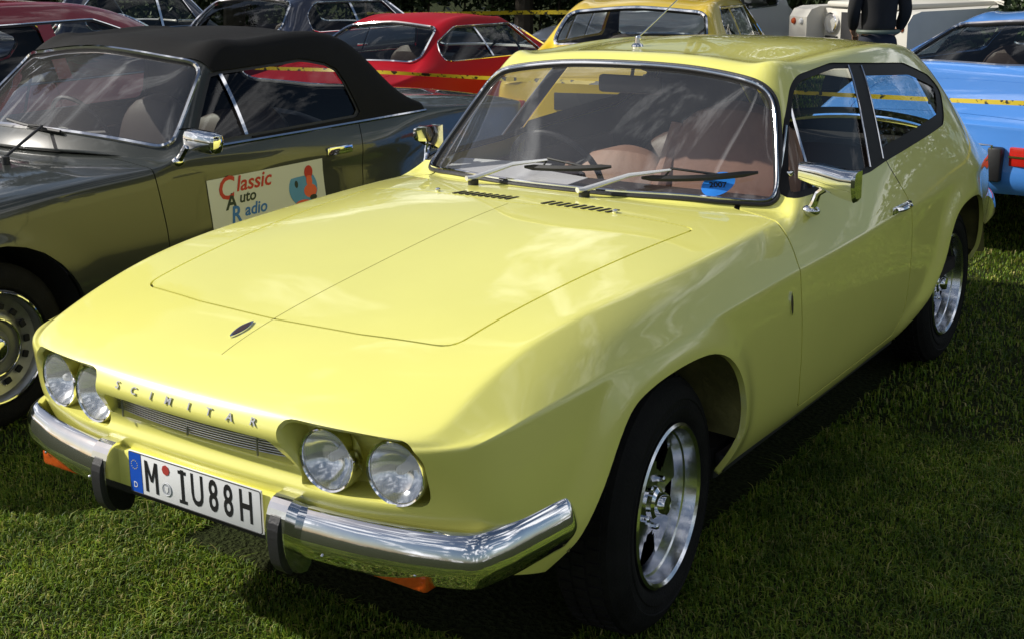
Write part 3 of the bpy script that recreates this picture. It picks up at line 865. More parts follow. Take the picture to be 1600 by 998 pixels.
# ---------------- door mirrors
def mirror(sg, fold):
    base = Vector((sg * .742, .93, .893)) if sg > 0 else Vector((-.735, .985, .893))
    T = Matrix.Translation(base) @ Matrix.Rotation(fold, 4, 'Z')
    b = MB().ball((0, 0, 0), (.030, .022, .018), Matrix.Translation(base), n=16, m=10).build('mirror', M['chrome'], car)
    MB().tube([(0, 0, 0), (sg * .012, 0, .028), (sg * .022, -.003, .055), (sg * .050, -.003, .078)], [.015, .012, .011, .014], 10, T).build('mirror_arm', M['chrome'], b)
    vs = []; fs = []; n = 24
    # faceted shell: flat top, deep outer end, open towards the rear
    sec = [(-.034, .020, .024), (-.028, .026, .036), (.03, .035, .046), (.10, .043, .054), (.137, .048, .054), (.146, .042, .046)]
    for (dx, h, d) in sec:
        for k in range(n):
            a = 2 * math.pi * k / n; ca, sa = math.cos(a), math.sin(a)
            e = .42
            yy = -d * (abs(ca) ** e) if ca > 0 else .014
            zz = h * .95 * (abs(sa) ** e) * (1 if sa > 0 else -1) + (.045 - h)
            if zz < 0: yy *= 1 - .30 * abs(zz) / h if ca > 0 else 1
            vs.append(Vector((sg * dx, yy, .098 + zz - .010 * (dx > .09))))
    for i in range(len(sec) - 1):
        for k in range(n): fs.append((i * n + k, i * n + (k + 1) % n, (i + 1) * n + (k + 1) % n, (i + 1) * n + k))
    fs += [tuple(range(n)), tuple((len(sec) - 1) * n + k for k in range(n))]
    MB().add(vs, fs, True, T).build('mirror_shell', M['chrome'], b, sharp=28)
mirror(1, 0); mirror(-1, R(-72))

# ---------------- door handles, rear lamps, rear bumper
for sg in (1, -1):
    h0 = on_side(1.56, .800, sg)[0]
    h = MB().box((h0.x + sg * .004, 1.57, .800), (.010, .17, .024), bev=.004).build('door_handle', M['chrome'], car)
    MB().tube([(h0.x + sg * .012, 1.50, .802), (h0.x + sg * .026, 1.53, .804), (h0.x + sg * .026, 1.60, .804), (h0.x + sg * .012, 1.63, .802)], .008, 8).build('handle_grip', M['chrome'], h)
    MB().lathe([(.013, 0), (.012, .012), (.0001, .014)], 14, Matrix.Translation((h0.x if sg > 0 else h0.x, 1.645, .80)) @ (Matrix.Rotation(math.pi, 4, 'Z') if sg < 0 else Matrix())).build('door_lock', M['black'], h)
    c, n = hit((sg * .36, 4.6, .66), (0, -1, 0))
    MB().box((0, 0, 0), (.012, .08, .10), TM(c, rz=math.atan2(n.y, n.x)), bev=.005).build('rear_lamp', M['red_lens'], car)
rp = smooth_poly([(0,3.50),(.30,3.49),(.50,3.43),(.61,3.34),(.655,3.26),(.695,3.14),(.712,3.05)], False, 6)
path = [(-p[0], p[1]) for p in rp[::-1]] + [tuple(p) for p in rp[1:]]
sweep('rear_bumper', path[::-1], [(o, z + .055) for o, z in prof], M['chrome'], car)

# ---------------- wheels
M['slot'] = mat('wheel_dark', (.012, .012, .012), rough=.9)
def wheel(x, y, sg, steer, name='wheel', parent=car, R_=.318, rim=.203, mt=None):
    T = TM((sg * x, y, R_), rz=steer) @ (Matrix.Rotation(math.pi, 4, 'Z') if sg < 0 else Matrix())
    # local +X points outwards; x = 0 at the tyre's outer face
    w = MB().lathe([(rim, -.012), (rim + .012, .002), (rim + .030, .009), (rim + .040, .0095), (rim + .043, .0065), (rim + .060, .0062), (rim + .063, .009), (rim + .078, .004), (R_ - .026, -.003), (R_ - .020, -.006), (R_ - .014, -.014), (R_ - .004, -.022), (R_, -.04), (R_, -.140), (R_ - .02, -.165), (rim + .03, -.175), (rim, -.16)], 72, T).build(name, M['tyre'], parent)
    tr = MB()
    for k in range(60):
        a = 2 * math.pi * k / 60
        for xx, da in ((-.052, 0), (-.090, .05), (-.128, 0)):
            tr.box((xx, 0, R_ + .001), (.030, .020, .008), T @ Matrix.Rotation(a + da, 4, 'X'))
    tr.build('tyre_tread', M['tyre'], w)['kind'] = 'stuff'
    MB().lathe([(rim + .002, -.010), (rim + .003, .004), (rim - .004, .008), (rim - .012, .002), (rim - .016, -.012), (rim - .020, -.028), (rim - .026, -.031), (rim - .030, -.045), (rim - .034, -.060)], 72, T).build('rim', M['alloy'], w)
    MB().lathe([(rim - .02, -.115), (.0001, -.115)], 48, T).build('brake_backing', M['slot'], w)
    # slotted disc: a dished face with four openings
    ns = 5; bm_v = []; bm_f = []; nr = 9; na = ns * 12
    for j in range(nr):
        r = .030 + (rim - .032 - .030) * j / (nr - 1)
        xd = -.040 - .014 * math.sin(j / (nr - 1) * math.pi * .5)
        for i in range(na): a = 2 * math.pi * i / na; bm_v.append((xd, r * math.sin(a), r * math.cos(a)))
    for j in range(nr - 1):
        for i in range(na):
            ph = (i + .5) % 12
            if 3 <= j <= 7 and (3.0 if j > 3 else 4.0) < ph < (9.0 if j > 3 else 8.0): continue
            bm_f.append((j * na + i, j * na + (i + 1) % na, (j + 1) * na + (i + 1) % na, (j + 1) * na + i))
    me = bpy.data.meshes.new('wheel_disc'); me.from_pydata(bm_v, [], bm_f)
    bm = bmesh.new(); bm.from_mesh(me)
    bmesh.ops.recalc_face_normals(bm, faces=bm.faces)
    up = sum((f.normal.x for f in bm.faces)) > 0
    if not up: bmesh.ops.reverse_faces(bm, faces=bm.faces)
    bd = [e for e in bm.edges if len(e.link_faces) == 1]
    r = bmesh.ops.extrude_edge_only(bm, edges=bd)
    for v in [g for g in r['geom'] if isinstance(g, bmesh.types.BMVert)]: v.co.x -= .022
    for f in bm.faces: f.smooth = True
    for e in bm.edges:
        if len(e.link_faces) == 2 and e.calc_face_angle(0) > .6: e.smooth = False
    bm.transform(T); bm.to_mesh(me); bm.free()
    link('wheel_disc', me, M['alloy'], w)
    MB().lathe([(.044, -.05), (.040, -.030), (.031, -.024), (.029, -.012), (.024, -.002), (.0001, .002)], 32, T).build('hub_cap', M['chrome'], w)
    for k in range(ns):
        a = 2 * math.pi * k / ns + .63
        MB().lathe([(.0085, -.060), (.0085, -.028), (.005, -.024), (.0001, -.023)], 8, T @ Matrix.Translation((0, .062 * math.sin(a), .062 * math.cos(a)))).build('wheel_nut', M['chrome'], w)
    return w
wheel(.768, .012, 1, R(5.5)); wheel(.768, .012, -1, R(5.5))
wheel(.722, 2.50, 1, 0); wheel(.722, 2.50, -1, 0)

# ---------------- cabin
M['rear_leather_shaded'] = mat('rear_leather_shaded', (.10, .055, .04), rough=.5)  # darker copy of the seat leather: shade put into the rear seats' colour
b = MB(); b.box((0, .98, .78), (1.18, .16, .18), bev=.04); b.box((0, .98, .862), (1.18, .36, .03), bev=.012)
b.box((-.34, 1.14, .84), (.34, .10, .12), bev=.03)
dash = b.build('dashboard', M['dash'], car)
MB().box((0, 2.88, .775), (1.08, .80, .03), bev=.01).build('load_cover', M['carpet'], car)
cpt = MB().box((0, 1.9, .37), (1.40, 1.9, .05)).build('cabin_floor', M['carpet'], car)
MB().box((0, 1.5, .45), (.20, 1.0, .16), bev=.04).build('console', M['carpet'], car)
for sg in (1, -1): MB().box((sg * .73, 1.55, .62), (.02, 1.5, .48), bev=.005).build('door_card', mat('door_trim', (.07, .035, .025), rough=.6), car)
def cushion(c, d, rx, bulge=.02, pipes=5):
    mb = MB(); nx, nz = 18, 16
    vs = []; fs = []
    for s in (1, -1):
        for j in range(nz + 1):
            for i in range(nx + 1):
                u, v = i / nx * 2 - 1, j / nz * 2 - 1
                e = (1 - abs(u) ** 5) ** .5 * (1 - abs(v) ** 5) ** .5
                dep = s * (d[1] / 2) * (e ** .7) + (s * bulge * math.cos(u * math.pi * .5) if s < 0 else 0)
                if s < 0 and abs(u) < .72: dep += .004 * abs(math.sin(u * pipes * math.pi))
                w = (1 - .62 * max(0, (v - .15) / .85) ** 3.2) * (1 - .05 * max(0, -v)) if d[2] > .3 else 1
                vs.append((u * d[0] / 2 * w, dep, (v - (.05 * u * u * max(0, v) ** 2 if d[2] > .3 else 0)) * d[2] / 2))
    m = (nx + 1) * (nz + 1)
    for s in (0, 1):
        for j in range(nz):
            for i in range(nx):
                q = (s * m + j * (nx + 1) + i, s * m + j * (nx + 1) + i + 1, s * m + (j + 1) * (nx + 1) + i + 1, s * m + (j + 1) * (nx + 1) + i)
                fs.append(q if s == 0 else q[::-1])
    return mb.add(vs, fs, True, TM(c, rx=rx))
for (sx, yy, zz, rx) in ((.285, 1.36, .835, R(-14)), (-.30, 1.60, .615, R(-22))):
    s = cushion((sx, yy, zz), (.50, .16, .62), rx).build('seat', M['leather'], car)
    cushion((sx, yy - .30, .50), (.50, .50, .14), 0).build('seat_cushion', M['leather'], s)
    for q in (-1, 1): MB().tube([(sx + q * .215, yy - .07 - .05, zz - .25), (sx + q * .225, yy - .06, zz), (sx + q * .20, yy + .01, zz + .22)], [.035, .045, .03], 10).build('seat_bolster', M['leather'], s)
for sx in (.3, -.3):
    s = cushion((sx, 2.25, .68), (.52, .14, .46), R(-16)).build('rear_seat', M['rear_leather_shaded'], car)
# steering wheel
Tw = TM((-.345, 1.25, .855), rx=R(-62))
swl = MB(); swl.tube([(.185 * math.cos(a), .185 * math.sin(a), 0) for a in np.linspace(0, 2 * math.pi, 40, endpoint=False)], .011, 8, Tw, closed=True)
for a in (R(90), R(210), R(330)): swl.tube([(0, 0, -.03), (.18 * math.cos(a), .18 * math.sin(a), 0)], .009, 6, Tw)
swl.build('steering_wheel', M['black'], car)
# papers left on the dashboard
pm = MB()
for (cx_, cy_, a, w, d) in ((-.45, .99, 8, .36, .23), (-.24, .96, -14, .32, .17)):
    pm.box((0, 0, 0), (w, d, .002), TM((cx_, cy_, .896 + .006 * (a > 0)), rz=R(a), rx=R(7)))
pp_ = pm.build('papers', M['paper']); tag(pp_, 'white papers lying on the dashboard of the yellow car behind the windscreen', 'paper')
# inner mirror
c = Vector((0, 1.17, 1.205))
im = MB().box(tuple(c), (.24, .03, .06), bev=.012).build('inner_mirror', M['black'], car)
MB().tube([c, c + Vector((0, .02, .06))], .006, 6).build('mirror_stem', M['black'], im)
# round sticker on the windscreen
def disc_on(name, px, pz, r, mtl, lift, parent, n=28):
    vs = []
    for k in range(n):
        a = 2 * math.pi * k / n
        h = hit((px + r * math.cos(a), -2, pz + r * math.sin(a) * .78), (0, 1, 0)); vs.append(h[0] + h[1] * lift)
    h = hit((px, -2, pz), (0, 1, 0)); vs.append(h[0] + h[1] * lift)
    return MB().add(vs, [(k, (k + 1) % n, n) for k in range(n)]).build(name, mtl, parent), h
stk, h = disc_on('windscreen_sticker', .492, .967, .040, M['sticker'], -.0035, car)
n = h[1]; T = Matrix.Translation(h[0] - n * .0028) @ Matrix.Rotation(math.atan2(n.x, -n.y), 4, 'Z') @ Matrix.Rotation(R(90) - math.asin(n.z), 4, 'X')
text_mesh('sticker_text', '2007', .026, .0005, M['ink'], stk, T @ Matrix.Translation((0, -.004, 0)), bold=.0006)
# ================================================================== the other cars
def lerp(a, b, t): return a + (b - a) * t
def gen_surface(p, level=3):
    W, zs, zc, zb = p['W'], p['zs'], p['zc'], p['zb']
    nose, tail, cowl = p['nose'], p['tail'], p['cowl']
    (wty, wtz), (rmy, rmz), (rty, rtz), (rby, rbz) = p['wtop'], p['rmid'], p['rtop'], p['rbase']
    wr, cr = p['wr'], p.get('crown', .02)
    tp = p.get('taper', .06); W3 = p.get('w3', .90) * W
    def top(y, z, w3, dz, bow=0.0):    # centre point y, z; w3 half width at the edge; dz drop at the edge; bow = how far the middle leads
        return [(0, y - bow, z), (w3 * .42, y - bow * .8, z - dz * .15), (w3 * .76, y - bow * .4, z - dz * .45), (w3, y, z - dz)]
    def sd(y, w, w4, z4, z5, zlow=zs): return [(w4, y, z4), (w, y, z5), (w + .008, y, lerp(z5, zlow, .42)), (w - .004, y, lerp(z5, zlow, .80)), (w - .05, y, zlow - .03)]
    T, S = [], []
    zn, zh = p['zn'], p['zh']
    def hood(t, y, z, wf):
        T.append(top(y, z, W3 * wf, cr, .05 * (1 - t) + .02)); S.append(sd(y, W * wf, lerp(W3, W, .72) * wf, z - cr - .03, min(zc, z - .07)))
    hood(0, nose + .04, zn - .04, 1 - tp); hood(.1, nose + .22, zn, 1 - tp * .5)
    hood(.4, lerp(nose, cowl, .42), lerp(zn, zh, .55), 1); hood(.8, lerp(nose, cowl, .74), lerp(zn, zh, .9), 1); hood(1, cowl - .14, zh, 1)
    T.append(top(cowl, zb + .015, W3 * .97, .01, p.get('bow', .14))); S.append(sd(cowl + .02, W, lerp(W3, W, .6), zb - .015, zc))
    def roof(y, z, w, dz, bow=0): T.append(top(y, z, w, dz, bow)); S.append(sd(y, W, p.get('wbelt', lerp(W3, W, .6)), zb, zc))
    roof(wty, wtz, wr, .045, p.get('bow', .14) * .5); roof(lerp(wty, rmy, .4), lerp(wtz, rmz, .75), wr + .01, .055); roof(rmy, rmz, wr + .012, .055); roof(rty, rtz, wr, .05, -.04)
    T.append(top(rby, rbz, p.get('w_rb', W3 * .93), .02, -.10)); S.append(sd(rby, W * (1 - tp * .2), lerp(W3, W, .6) * (1 - tp * .2), lerp(zb, rbz, .5) - .01, zc))
    zt = p['zt']
    T.append(top(lerp(rby, tail, .55), lerp(rbz, zt, .5), W3 * (1 - tp * .4), cr, -.04)); S.append(sd(lerp(rby, tail, .55), W * (1 - tp * .4), lerp(W3, W, .7) * (1 - tp * .4), lerp(rbz, zt, .5) - cr - .03, min(zc, zt - .07)))
    T.append(top(tail - .10, zt, W3 * (1 - tp), cr, -.05)); S.append(sd(tail - .10, W * (1 - tp), lerp(W3, W, .7) * (1 - tp), zt - cr - .02, min(zc, zt - .05)))
    def face(y0, y1, dirn, z0):
        out = []
        for k, q in enumerate((.06, .16, .48, .80, 1.0)):
            z = lerp(z0, zs, q) - .0; y = lerp(y0, y1, min(1, q * 1.6)) if k < 4 else lerp(y0, y1, .4)
            out.append([(0, y, z), (W * .38, y - dirn * .01, z), (W * .68, y - dirn * .035, z)])
        return out
    F = face(nose + .0, nose - .0 + p.get('nose_tuck', .0), -1, zn - .05); Rr = face(tail - .03, tail + p.get('tail_tuck', .02), 1, zt - .01)
    cr_ = [('S', 0, 5, len(T) - 1, 5, p.get('crease', .3)), ('T', 5, 0, 5, 3, .5), ('T', 0, 0, 0, 3, .3), ('T', len(T) - 1, 0, len(T) - 1, 3, .35), ('T', 0, 3, 5, 3, .3)]
    if p.get('notch', True): cr_.append(('T', 10, 0, 10, 3, .5))
    return car_cage(T, S, F, Rr, cr_, level, 4)

SEAT_PROTO = {}
def gen_car(name, label, p, loc, rz, paint, cat='car', group=None, soft=None, trim=True):
    root = thing(name, label, cat, loc, rz, group)
    V, F = gen_surface(p)
    zs, wb = p['zs'], p['wb']; W = p['W']
    def arch(yc, r):
        a = np.linspace(R(-22), R(202), 26)
        return np.array([(yc + r * math.cos(t), .30 + r * math.sin(t)) for t in a] + [(yc - r, .05), (yc + r, .05)])
    ra = p.get('ra', .36)
    AR = [arch(0, ra), arch(wb, ra)]
    for A in AR:
        m = np.abs(V[:, 0]) > W * .5; d = sdist(V[:, [1, 2]], A, m); u = np.clip(1 - np.abs(np.where(d < 0, 0, d)) / .08, 0, 1)
        V[:, 0] += np.sign(V[:, 0]) * .010 * u * u * m
    sh = Shell.from_quads(V, F)
    for A in AR: _, sh = sh.clip(sdist(sh.V[:, [1, 2]], A, np.abs(sh.V[:, 0]) > W * .5))
    cowl, zb = p['cowl'], p['zb']; (wty, wtz), (rmy, rmz), (rty, rtz), (rby, rbz) = p['wtop'], p['rmid'], p['rtop'], p['rbase']; wr = p['wr']
    xb = p.get('w3', .9) * W * .97
    # windscreen
    t0, t1 = .5 * (cowl - .08) + zb + .015, .5 * (wty - .05) + wtz
    mb1, mb2, mt_ = p.get('wsm', (.035, .085, .075))
    WP = round_poly([(-xb + mb1, t0 + mb2), (0, t0 + .02), (xb - mb1, t0 + mb2), (wr - mb1, t1 - mt_), (0, t1 - .030), (-wr + mb1, t1 - mt_)], [.05, .8, .05, .07, .8, .07], 8)
    dom = lambda s: np.c_[s.V[:, 0], .5 * s.V[:, 1] + s.V[:, 2]]
    ws, sh = sh.clip(sdist(dom(sh), WP, (sh.V[:, 1] < wty + .10) & (sh.V[:, 1] > cowl - .25) & (sh.V[:, 2] > zb - .02)))
    # backlight
    xr = p.get('w_rb', p.get('w3', .9) * W * .93)
    b0, b1 = rbz - .5 * (rby + .07), rtz - .5 * (rty + .03)
    k = p.get('rw', 1.0)
    BP = round_poly([(-xr * k + .05, b0 + .085), (0, b0 + .035), (xr * k - .05, b0 + .085), (wr * k - .05, b1 - .08), (0, b1 - .045), (-wr * k + .05, b1 - .08)], [.09, .8, .09, .10, .8, .10], 8)
    dob = lambda s: np.c_[s.V[:, 0], s.V[:, 2] - .5 * s.V[:, 1]]
    bl, sh = sh.clip(sdist(dob(sh), BP, (sh.V[:, 1] > rty - .15) & (sh.V[:, 1] < rby + .30) & (sh.V[:, 2] > min(rbz, zb) - .03)))
    # side glass
    SP = round_poly(p['side'], p.get('side_r', .05), 6)
    sg_, sh = sh.clip(sdist(sh.V[:, [1, 2]], SP, np.abs(sh.V[:, 0]) > .2))
    if soft is not None:
        f = np.maximum(np.maximum((wty - .03) + .10 * (1 - (sh.V[:, 0] / wr) ** 2) * -1 - sh.V[:, 1], (zb + .006) - sh.V[:, 2]), sh.V[:, 1] - (rby + .02))
        top_, sh = sh.clip(f)
        top_.moved(.006).join(top_.moved(.006).lip(.02)).build('soft_top', soft, root)
    # door shut lines
    if 'door' in p:
        D = round_poly(p['door'], .05, 5)
        for s in (1, -1):
            f = sdist(sh.V[:, [1, 2]], D, sh.V[:, 0] * s > W * .6)
            pan, sh = sh.clip(f + .0025)
            g, sh = sh.clip(sdist(sh.V[:, [1, 2]], D, sh.V[:, 0] * s > W * .6) - .0025)
            pan.join(pan.lip(.012)).build('door', paint, root); g.moved(-.006).build('panel_gap', M['gap'], root)
    if 'boot' in p:
        D = round_poly(p['boot'], .06, 5)
        f = sdist(sh.V[:, :2], D, sh.V[:, 2] > zb - .45)
        pan, sh = sh.clip(f + .0025); g, sh = sh.clip(sdist(sh.V[:, :2], D, sh.V[:, 2] > zb - .45) - .0025)
        pan.join(pan.lip(.012)).build('boot_lid', paint, root); g.moved(-.006).build('panel_gap', M['gap'], root)
    sh.join(sh.lip(.018)).build('body', paint, root)
    lin = sh; m = (lin.V[:, 1] > cowl + .05) & (lin.V[:, 1] < rby + .1) & (lin.V[:, 2] > .45); kk = m[lin.T].all(1)
    lin = Shell(lin.V, -lin.N, lin.T[kk][:, ::-1]).compact()
    Shell(lin.V + lin.N * .02, lin.N, lin.T).build('cabin_lining', M['black'], root)
    for nm, q, ff in (('windscreen', ws, lambda s: sdist(dom(s), WP)), ('rear_window', bl, lambda s: sdist(dob(s), BP))):
        g, r = q.clip(ff(q) + .010)
        g.moved(-.006).build(nm, p.get('glass', M['glass']), root)
        r.moved(.001).join(r.moved(.001).lip(.015)).build('window_rubber', M['rubber'], root)
        if trim: edge_tube('window_trim', q, 0, p.get('trim_r', .008), M['chrome'], root, lift=.004, n=6)
    for s in (1, -1):
        msk = sg_.V[:, 0] * s > 0
        one = Shell(sg_.V, sg_.N, sg_.T[msk[sg_.T[:, 0]]]).compact()
        g, r = one.clip(sdist(one.V[:, [1, 2]], SP) + .012)
        r.moved(-.002).join(one.lip(.015)).build('window_frame', p.get('frame', M['rubber']), root)
        if trim and p.get('side_trim', True): edge_tube('window_trim', one, 0, .005, M['chrome'], root, lift=.002, n=6)
        for (y0, kx, w) in p.get('pillars', []):
            a_, rest = g.clip(g.V[:, 1] - (y0 + kx * (g.V[:, 2] - zb)))
            pl, rest2 = rest.clip(rest.V[:, 1] - (y0 + w + kx * (rest.V[:, 2] - zb)))
            a_.moved(-.008).build('side_glass', M['glass'], root)
            pl.moved(.002).build('window_bar', M['chrome'] if w < .04 else p.get('frame', paint), root)
            g = rest2
        g.moved(-.008).build('side_glass', M['glass'], root)
    # floor, seats, wheels
    b = MB(); b.box((0, wb / 2, zs + .05), (W * 1.1, p['tail'] - p['nose'] - .5, .12)); b.box((0, (cowl + rby) / 2 + .1, zs + .02), (W * 1.86, wb - 2 * ra - .06, .10))
    b.build('underbody', M['under'], root)
    sb = MB().box((0, cowl + .16, zb - .09), (W * 1.55, .26, .14), bev=.04).build('dashboard', M['black'], root)
    for sx in (W * .42, -W * .42):
        st = cushion((sx, cowl + .78, zb - .20), (.48, .13, .62), R(-14)).build('seat', p.get('seat', M['dash']), root)
    cushion((0, lerp(cowl, rby, .78), zb - .22), (1.1, .14, .48), R(-16)).build('rear_seat', p.get('seat', M['dash']), root)
    Tw = TM((-W * .42, cowl + .38, zb - .02), rx=R(-62)); swl = MB(); swl.tube([(.18 * math.cos(a), .18 * math.sin(a), 0) for a in np.linspace(0, 2 * math.pi, 30, endpoint=False)], .010, 6, Tw, closed=True)
    swl.tube([(-.18, 0, 0), (0, 0, -.03), (.18, 0, 0)], .01, 6, Tw); swl.build('steering_wheel', M['black'], root)
    for (y, A) in ((0, AR[0]), (wb, AR[1])):
        for s in (1, -1):
            simple_wheel(s * (W - .035), y, s, root, p)
            mb = MB(); A2 = A[A[:, 1] > zs + .03]; n = len(A2)
            vs = [(s * (W - .02), q[0], q[1]) for q in A2] + [(s * (W - .38), q[0], q[1]) for q in A2]
            mb.add(vs, [(i, i + 1, n + i + 1, n + i) for i in range(n - 1)] + [tuple(n + i for i in range(n))], True).build('wheel_housing', M['under'], root)
    BVc = BVHTree.FromPolygons([Vector(v) for v in V], [tuple(int(i) for i in f) for f in F])
    def chit(o, d): return BVc.ray_cast(Vector(o), Vector(d).normalized())[:2]
    # bumpers
    for (y, nm, sgn, z) in ((p['nose'], 'front_bumper', -1, zs + .16), (p['tail'], 'rear_bumper', 1, zs + .18)):
        pts = []
        for t in np.linspace(-1, 1, 23):
            x = t * (W * (1 - p.get('taper', .06)) + .02); yy = y + sgn * (.075 - .17 * abs(t) ** 6 - .03 * t * t)
            pts.append((x, yy, z))
        if nm not in p.get('skip', ()): MB().tube(pts, .045, 10).build(nm, p.get('bumper', M['chrome']), root)
    for s in (1, -1):
        h, n = chit((s * 2, p.get('handle', lerp(cowl, rby, .52)), zb - .09), (-s, 0, 0))
        MB().box((h.x + s * .006, h.y, h.z), (.012, .15, .026), bev=.004).build('door_handle', M['chrome'], root)
        for xx in (W * .72,):
            h, n = chit((s * xx, -4, p['zn'] - .16), (0, 1, 0)); T = TM((h.x, h.y - .01, h.z)) @ Matrix.Rotation(R(-90), 4, 'Z')
            MB().lathe([(.085, -.03), (.087, .008), (.080, .012)], 28, T).build('lamp_rim', M['chrome'], root)
            MB().lathe([(.0001, .028), (.04, .022), (.078, .006)], 28, T).build('headlamp', M['lens'], root)
    return root, chit, V

def simple_wheel(x, y, s, root, p):
    T = TM((x, y, .305)) @ (Matrix.Rotation(math.pi, 4, 'Z') if s < 0 else Matrix())
    rim = p.get('rim', .185)
    w = MB().lathe([(rim, -.02), (rim + .015, .0), (rim + .05, .006), (.285, -.008), (.303, -.03), (.303, -.14), (.28, -.165), (rim, -.16)], 48, T).build('wheel', M['tyre'], root)
    MB().lathe([(rim + .004, -.004), (rim - .004, .004), (rim - .014, -.004), (rim - .022, -.03), (.14, -.045), (.125, -.028), (.105, -.020), (.07, -.022), (.062, -.006), (.05, .006), (.0001, .010)], 40, T).build('hub_cap', p.get('cap', M['alloy']), w)
    if p.get('slots'):
        sl = MB()
        for k in range(16):
            sl.box((-.030, 0, .148), (.012, .026, .022), T @ Matrix.Rotation(2 * math.pi * k / 16, 4, 'X'), bev=.004)
        sl.build('wheel_slots', M['slot'], w)['kind'] = 'stuff'
        MB().tube([(.004, (rim - .006) * math.cos(a), (rim - .006) * math.sin(a)) for a in np.linspace(0, 2 * math.pi, 48, endpoint=False)], .006, 8, T, closed=True).build('rim_ring', M['chrome'], w)
        MB().tube([(-.012, .105 * math.cos(a), .105 * math.sin(a)) for a in np.linspace(0, 2 * math.pi, 40, endpoint=False)], .005, 8, T, closed=True).build('hub_ring', M['chrome'], w)
        MB().lathe([(.055, -.004), (.045, .014), (.03, .026), (.0001, .030)], 24, T).build('hub_boss', M['chrome'], w)

def carpaint(name, col, rough=.3): return mat(name, col, rough=rough, coat=1.0, bump=.012, bscale=35, var=.04, vscale=3)
# ---- grey-green convertible on the left of the yellow car
conv_p = dict(W=.79, zs=.30, zc=.70, zb=.873, nose=-.78, tail=3.45, cowl=.88, zn=.80, zh=.873, wsm=(.012, .045, .055), wtop=(1.24, 1.25), rmid=(1.70, 1.298), rtop=(2.13, 1.245), rbase=(2.42, .93),
    wr=.592, zt=.865, wb=2.54, ra=.375, w3=.94, crown=.03, bow=.24, rw=.75, crease=.25, notch=True, handle=1.78, rim=.205, trim_r=.010, taper=.07,
    side=[(.950,.893),(1.198,1.165),(1.72,1.185),(1.93,1.14),(1.98,.905)], side_r=[.02,.03,.05,.10,.03], pillars=[(1.245, -.03, .018)], side_trim=False, frame=M['black'],
    door=[(.72,.96),(.765,.60),(.78,.34),(1.80,.34),(1.93,.60),(1.95,.96)], glass=M['wglass'], seat=mat('dark_seat', (.05, .03, .025), rough=.5))
conv_paint = mat('grey_green_paint', (.030, .034, .029), rough=.34, metal=0, spec=.3, coat=1.0, bump=.01, bscale=35, var=.05, vscale=3)
M['dull'] = mat('dull_alloy', (.42, .42, .42), rough=.34, metal=.9, var=.2, vscale=20)
conv_p['cap'] = M['dull']; conv_p['slots'] = True
M['canvas'] = mat('black_canvas', (.007, .007, .0075), rough=.9, bump=.3, bscale=400, var=.3, vscale=5, spec=.2)
conv, chit, CV = gen_car('grey_convertible', 'dark grey green convertible with black soft top up, beside the yellow car', conv_p, (-2.58, -.10, 0), 0, conv_paint, soft=M['canvas'])
# belt moulding, mirror, windscreen chrome, magnetic sign, flush handle plate, wipers
def cside(y, z, l=0): h, n = chit((2, y, z), (-1, 0, 0)); return h + n * l
for a, b, n_ in ((1.02, 2.02, 'belt_moulding'), (2.02, 2.45, 'belt_moulding')):
    MB().tube([cside(y, .882, .003) for y in np.linspace(a, b, 14)], .008, 6).build(n_, M['chrome'], conv)
q = cside(.865, .850)
b = MB().ball(q, (.022, .03, .022), n=14, m=8).build('mirror', M['chrome'], conv)
MB().tube([q, q + Vector((.03, -.005, .03)), q + Vector((.06, -.005, .065))], [.016, .013, .014], 10).build('mirror_arm', M['chrome'], b)
mb_ = MB(); mb_.box((.015, 0, 0), (.165, .075, .085), TM(q + Vector((.10, .03, .085)), ry=R(6), rz=R(8)), bev=.026); mb_.build('mirror_shell', M['chrome'], b)
hb = MB().box(cside(1.78, .775, .004), (.008, .165, .036), bev=.003).build('handle_plate', M['chrome'], conv)
for x in (-.25, .30):
    h, n = chit((x, cowl_y := .36, 2), (0, 0, -1)) if False else chit((x, .42, 2), (0, 0, -1))
    w = MB().lathe([(.016, 0), (.015, .03), (.0001, .034)], 14, Matrix.Translation(h) @ Matrix.Rotation(R(-90), 4, 'Y')).build('wiper_spindle', M['black'], conv)
    pts = [chit((x - .02 - .40 * t, -2, .935 + .03 * t), (0, 1, 0)) for t in np.linspace(.1, 1, 9)]
    MB().tube([a + b_ * .014 for a, b_ in pts], .007, 6).build('wiper_blade', M['black'], w)
    MB().tube([h + Vector((0, 0, .03)), pts[2][0] + pts[2][1] * .03, pts[4][0] + pts[4][1] * .018], .006, 6).build('wiper_arm', M['black'], w)
# ---- magnetic sign on its door
sign = thing('door_sign', 'white sign with red, black and blue lettering stuck on the door of the grey convertible', 'sign')
n_s = 12; sv = []
c0, c1 = np.array([.985, .755]), np.array([1.660, .755]); c3, c2 = np.array([1.000, .535]), np.array([1.675, .535])
OFFX, OFFY = -2.58, -.10
def on_sign(u, v, l):
    yz = (c0 * (1 - u) + c1 * u) * (1 - v) + (c3 * (1 - u) + c2 * u) * v
    h, n = chit((2, yz[0], yz[1]), (-1, 0, 0)); return Vector((h.x + OFFX, h.y + OFFY, h.z)) + n * l
vs = [on_sign(i / n_s, j / 4, .0035) for j in range(5) for i in range(n_s + 1)]
fs = [(j * (n_s + 1) + i, j * (n_s + 1) + i + 1, (j + 1) * (n_s + 1) + i + 1, (j + 1) * (n_s + 1) + i) for j in range(4) for i in range(n_s)]
MB().add(vs, fs, True).build('sign_sheet', mat('sign_white', (.62, .63, .62), rough=.45), sign)
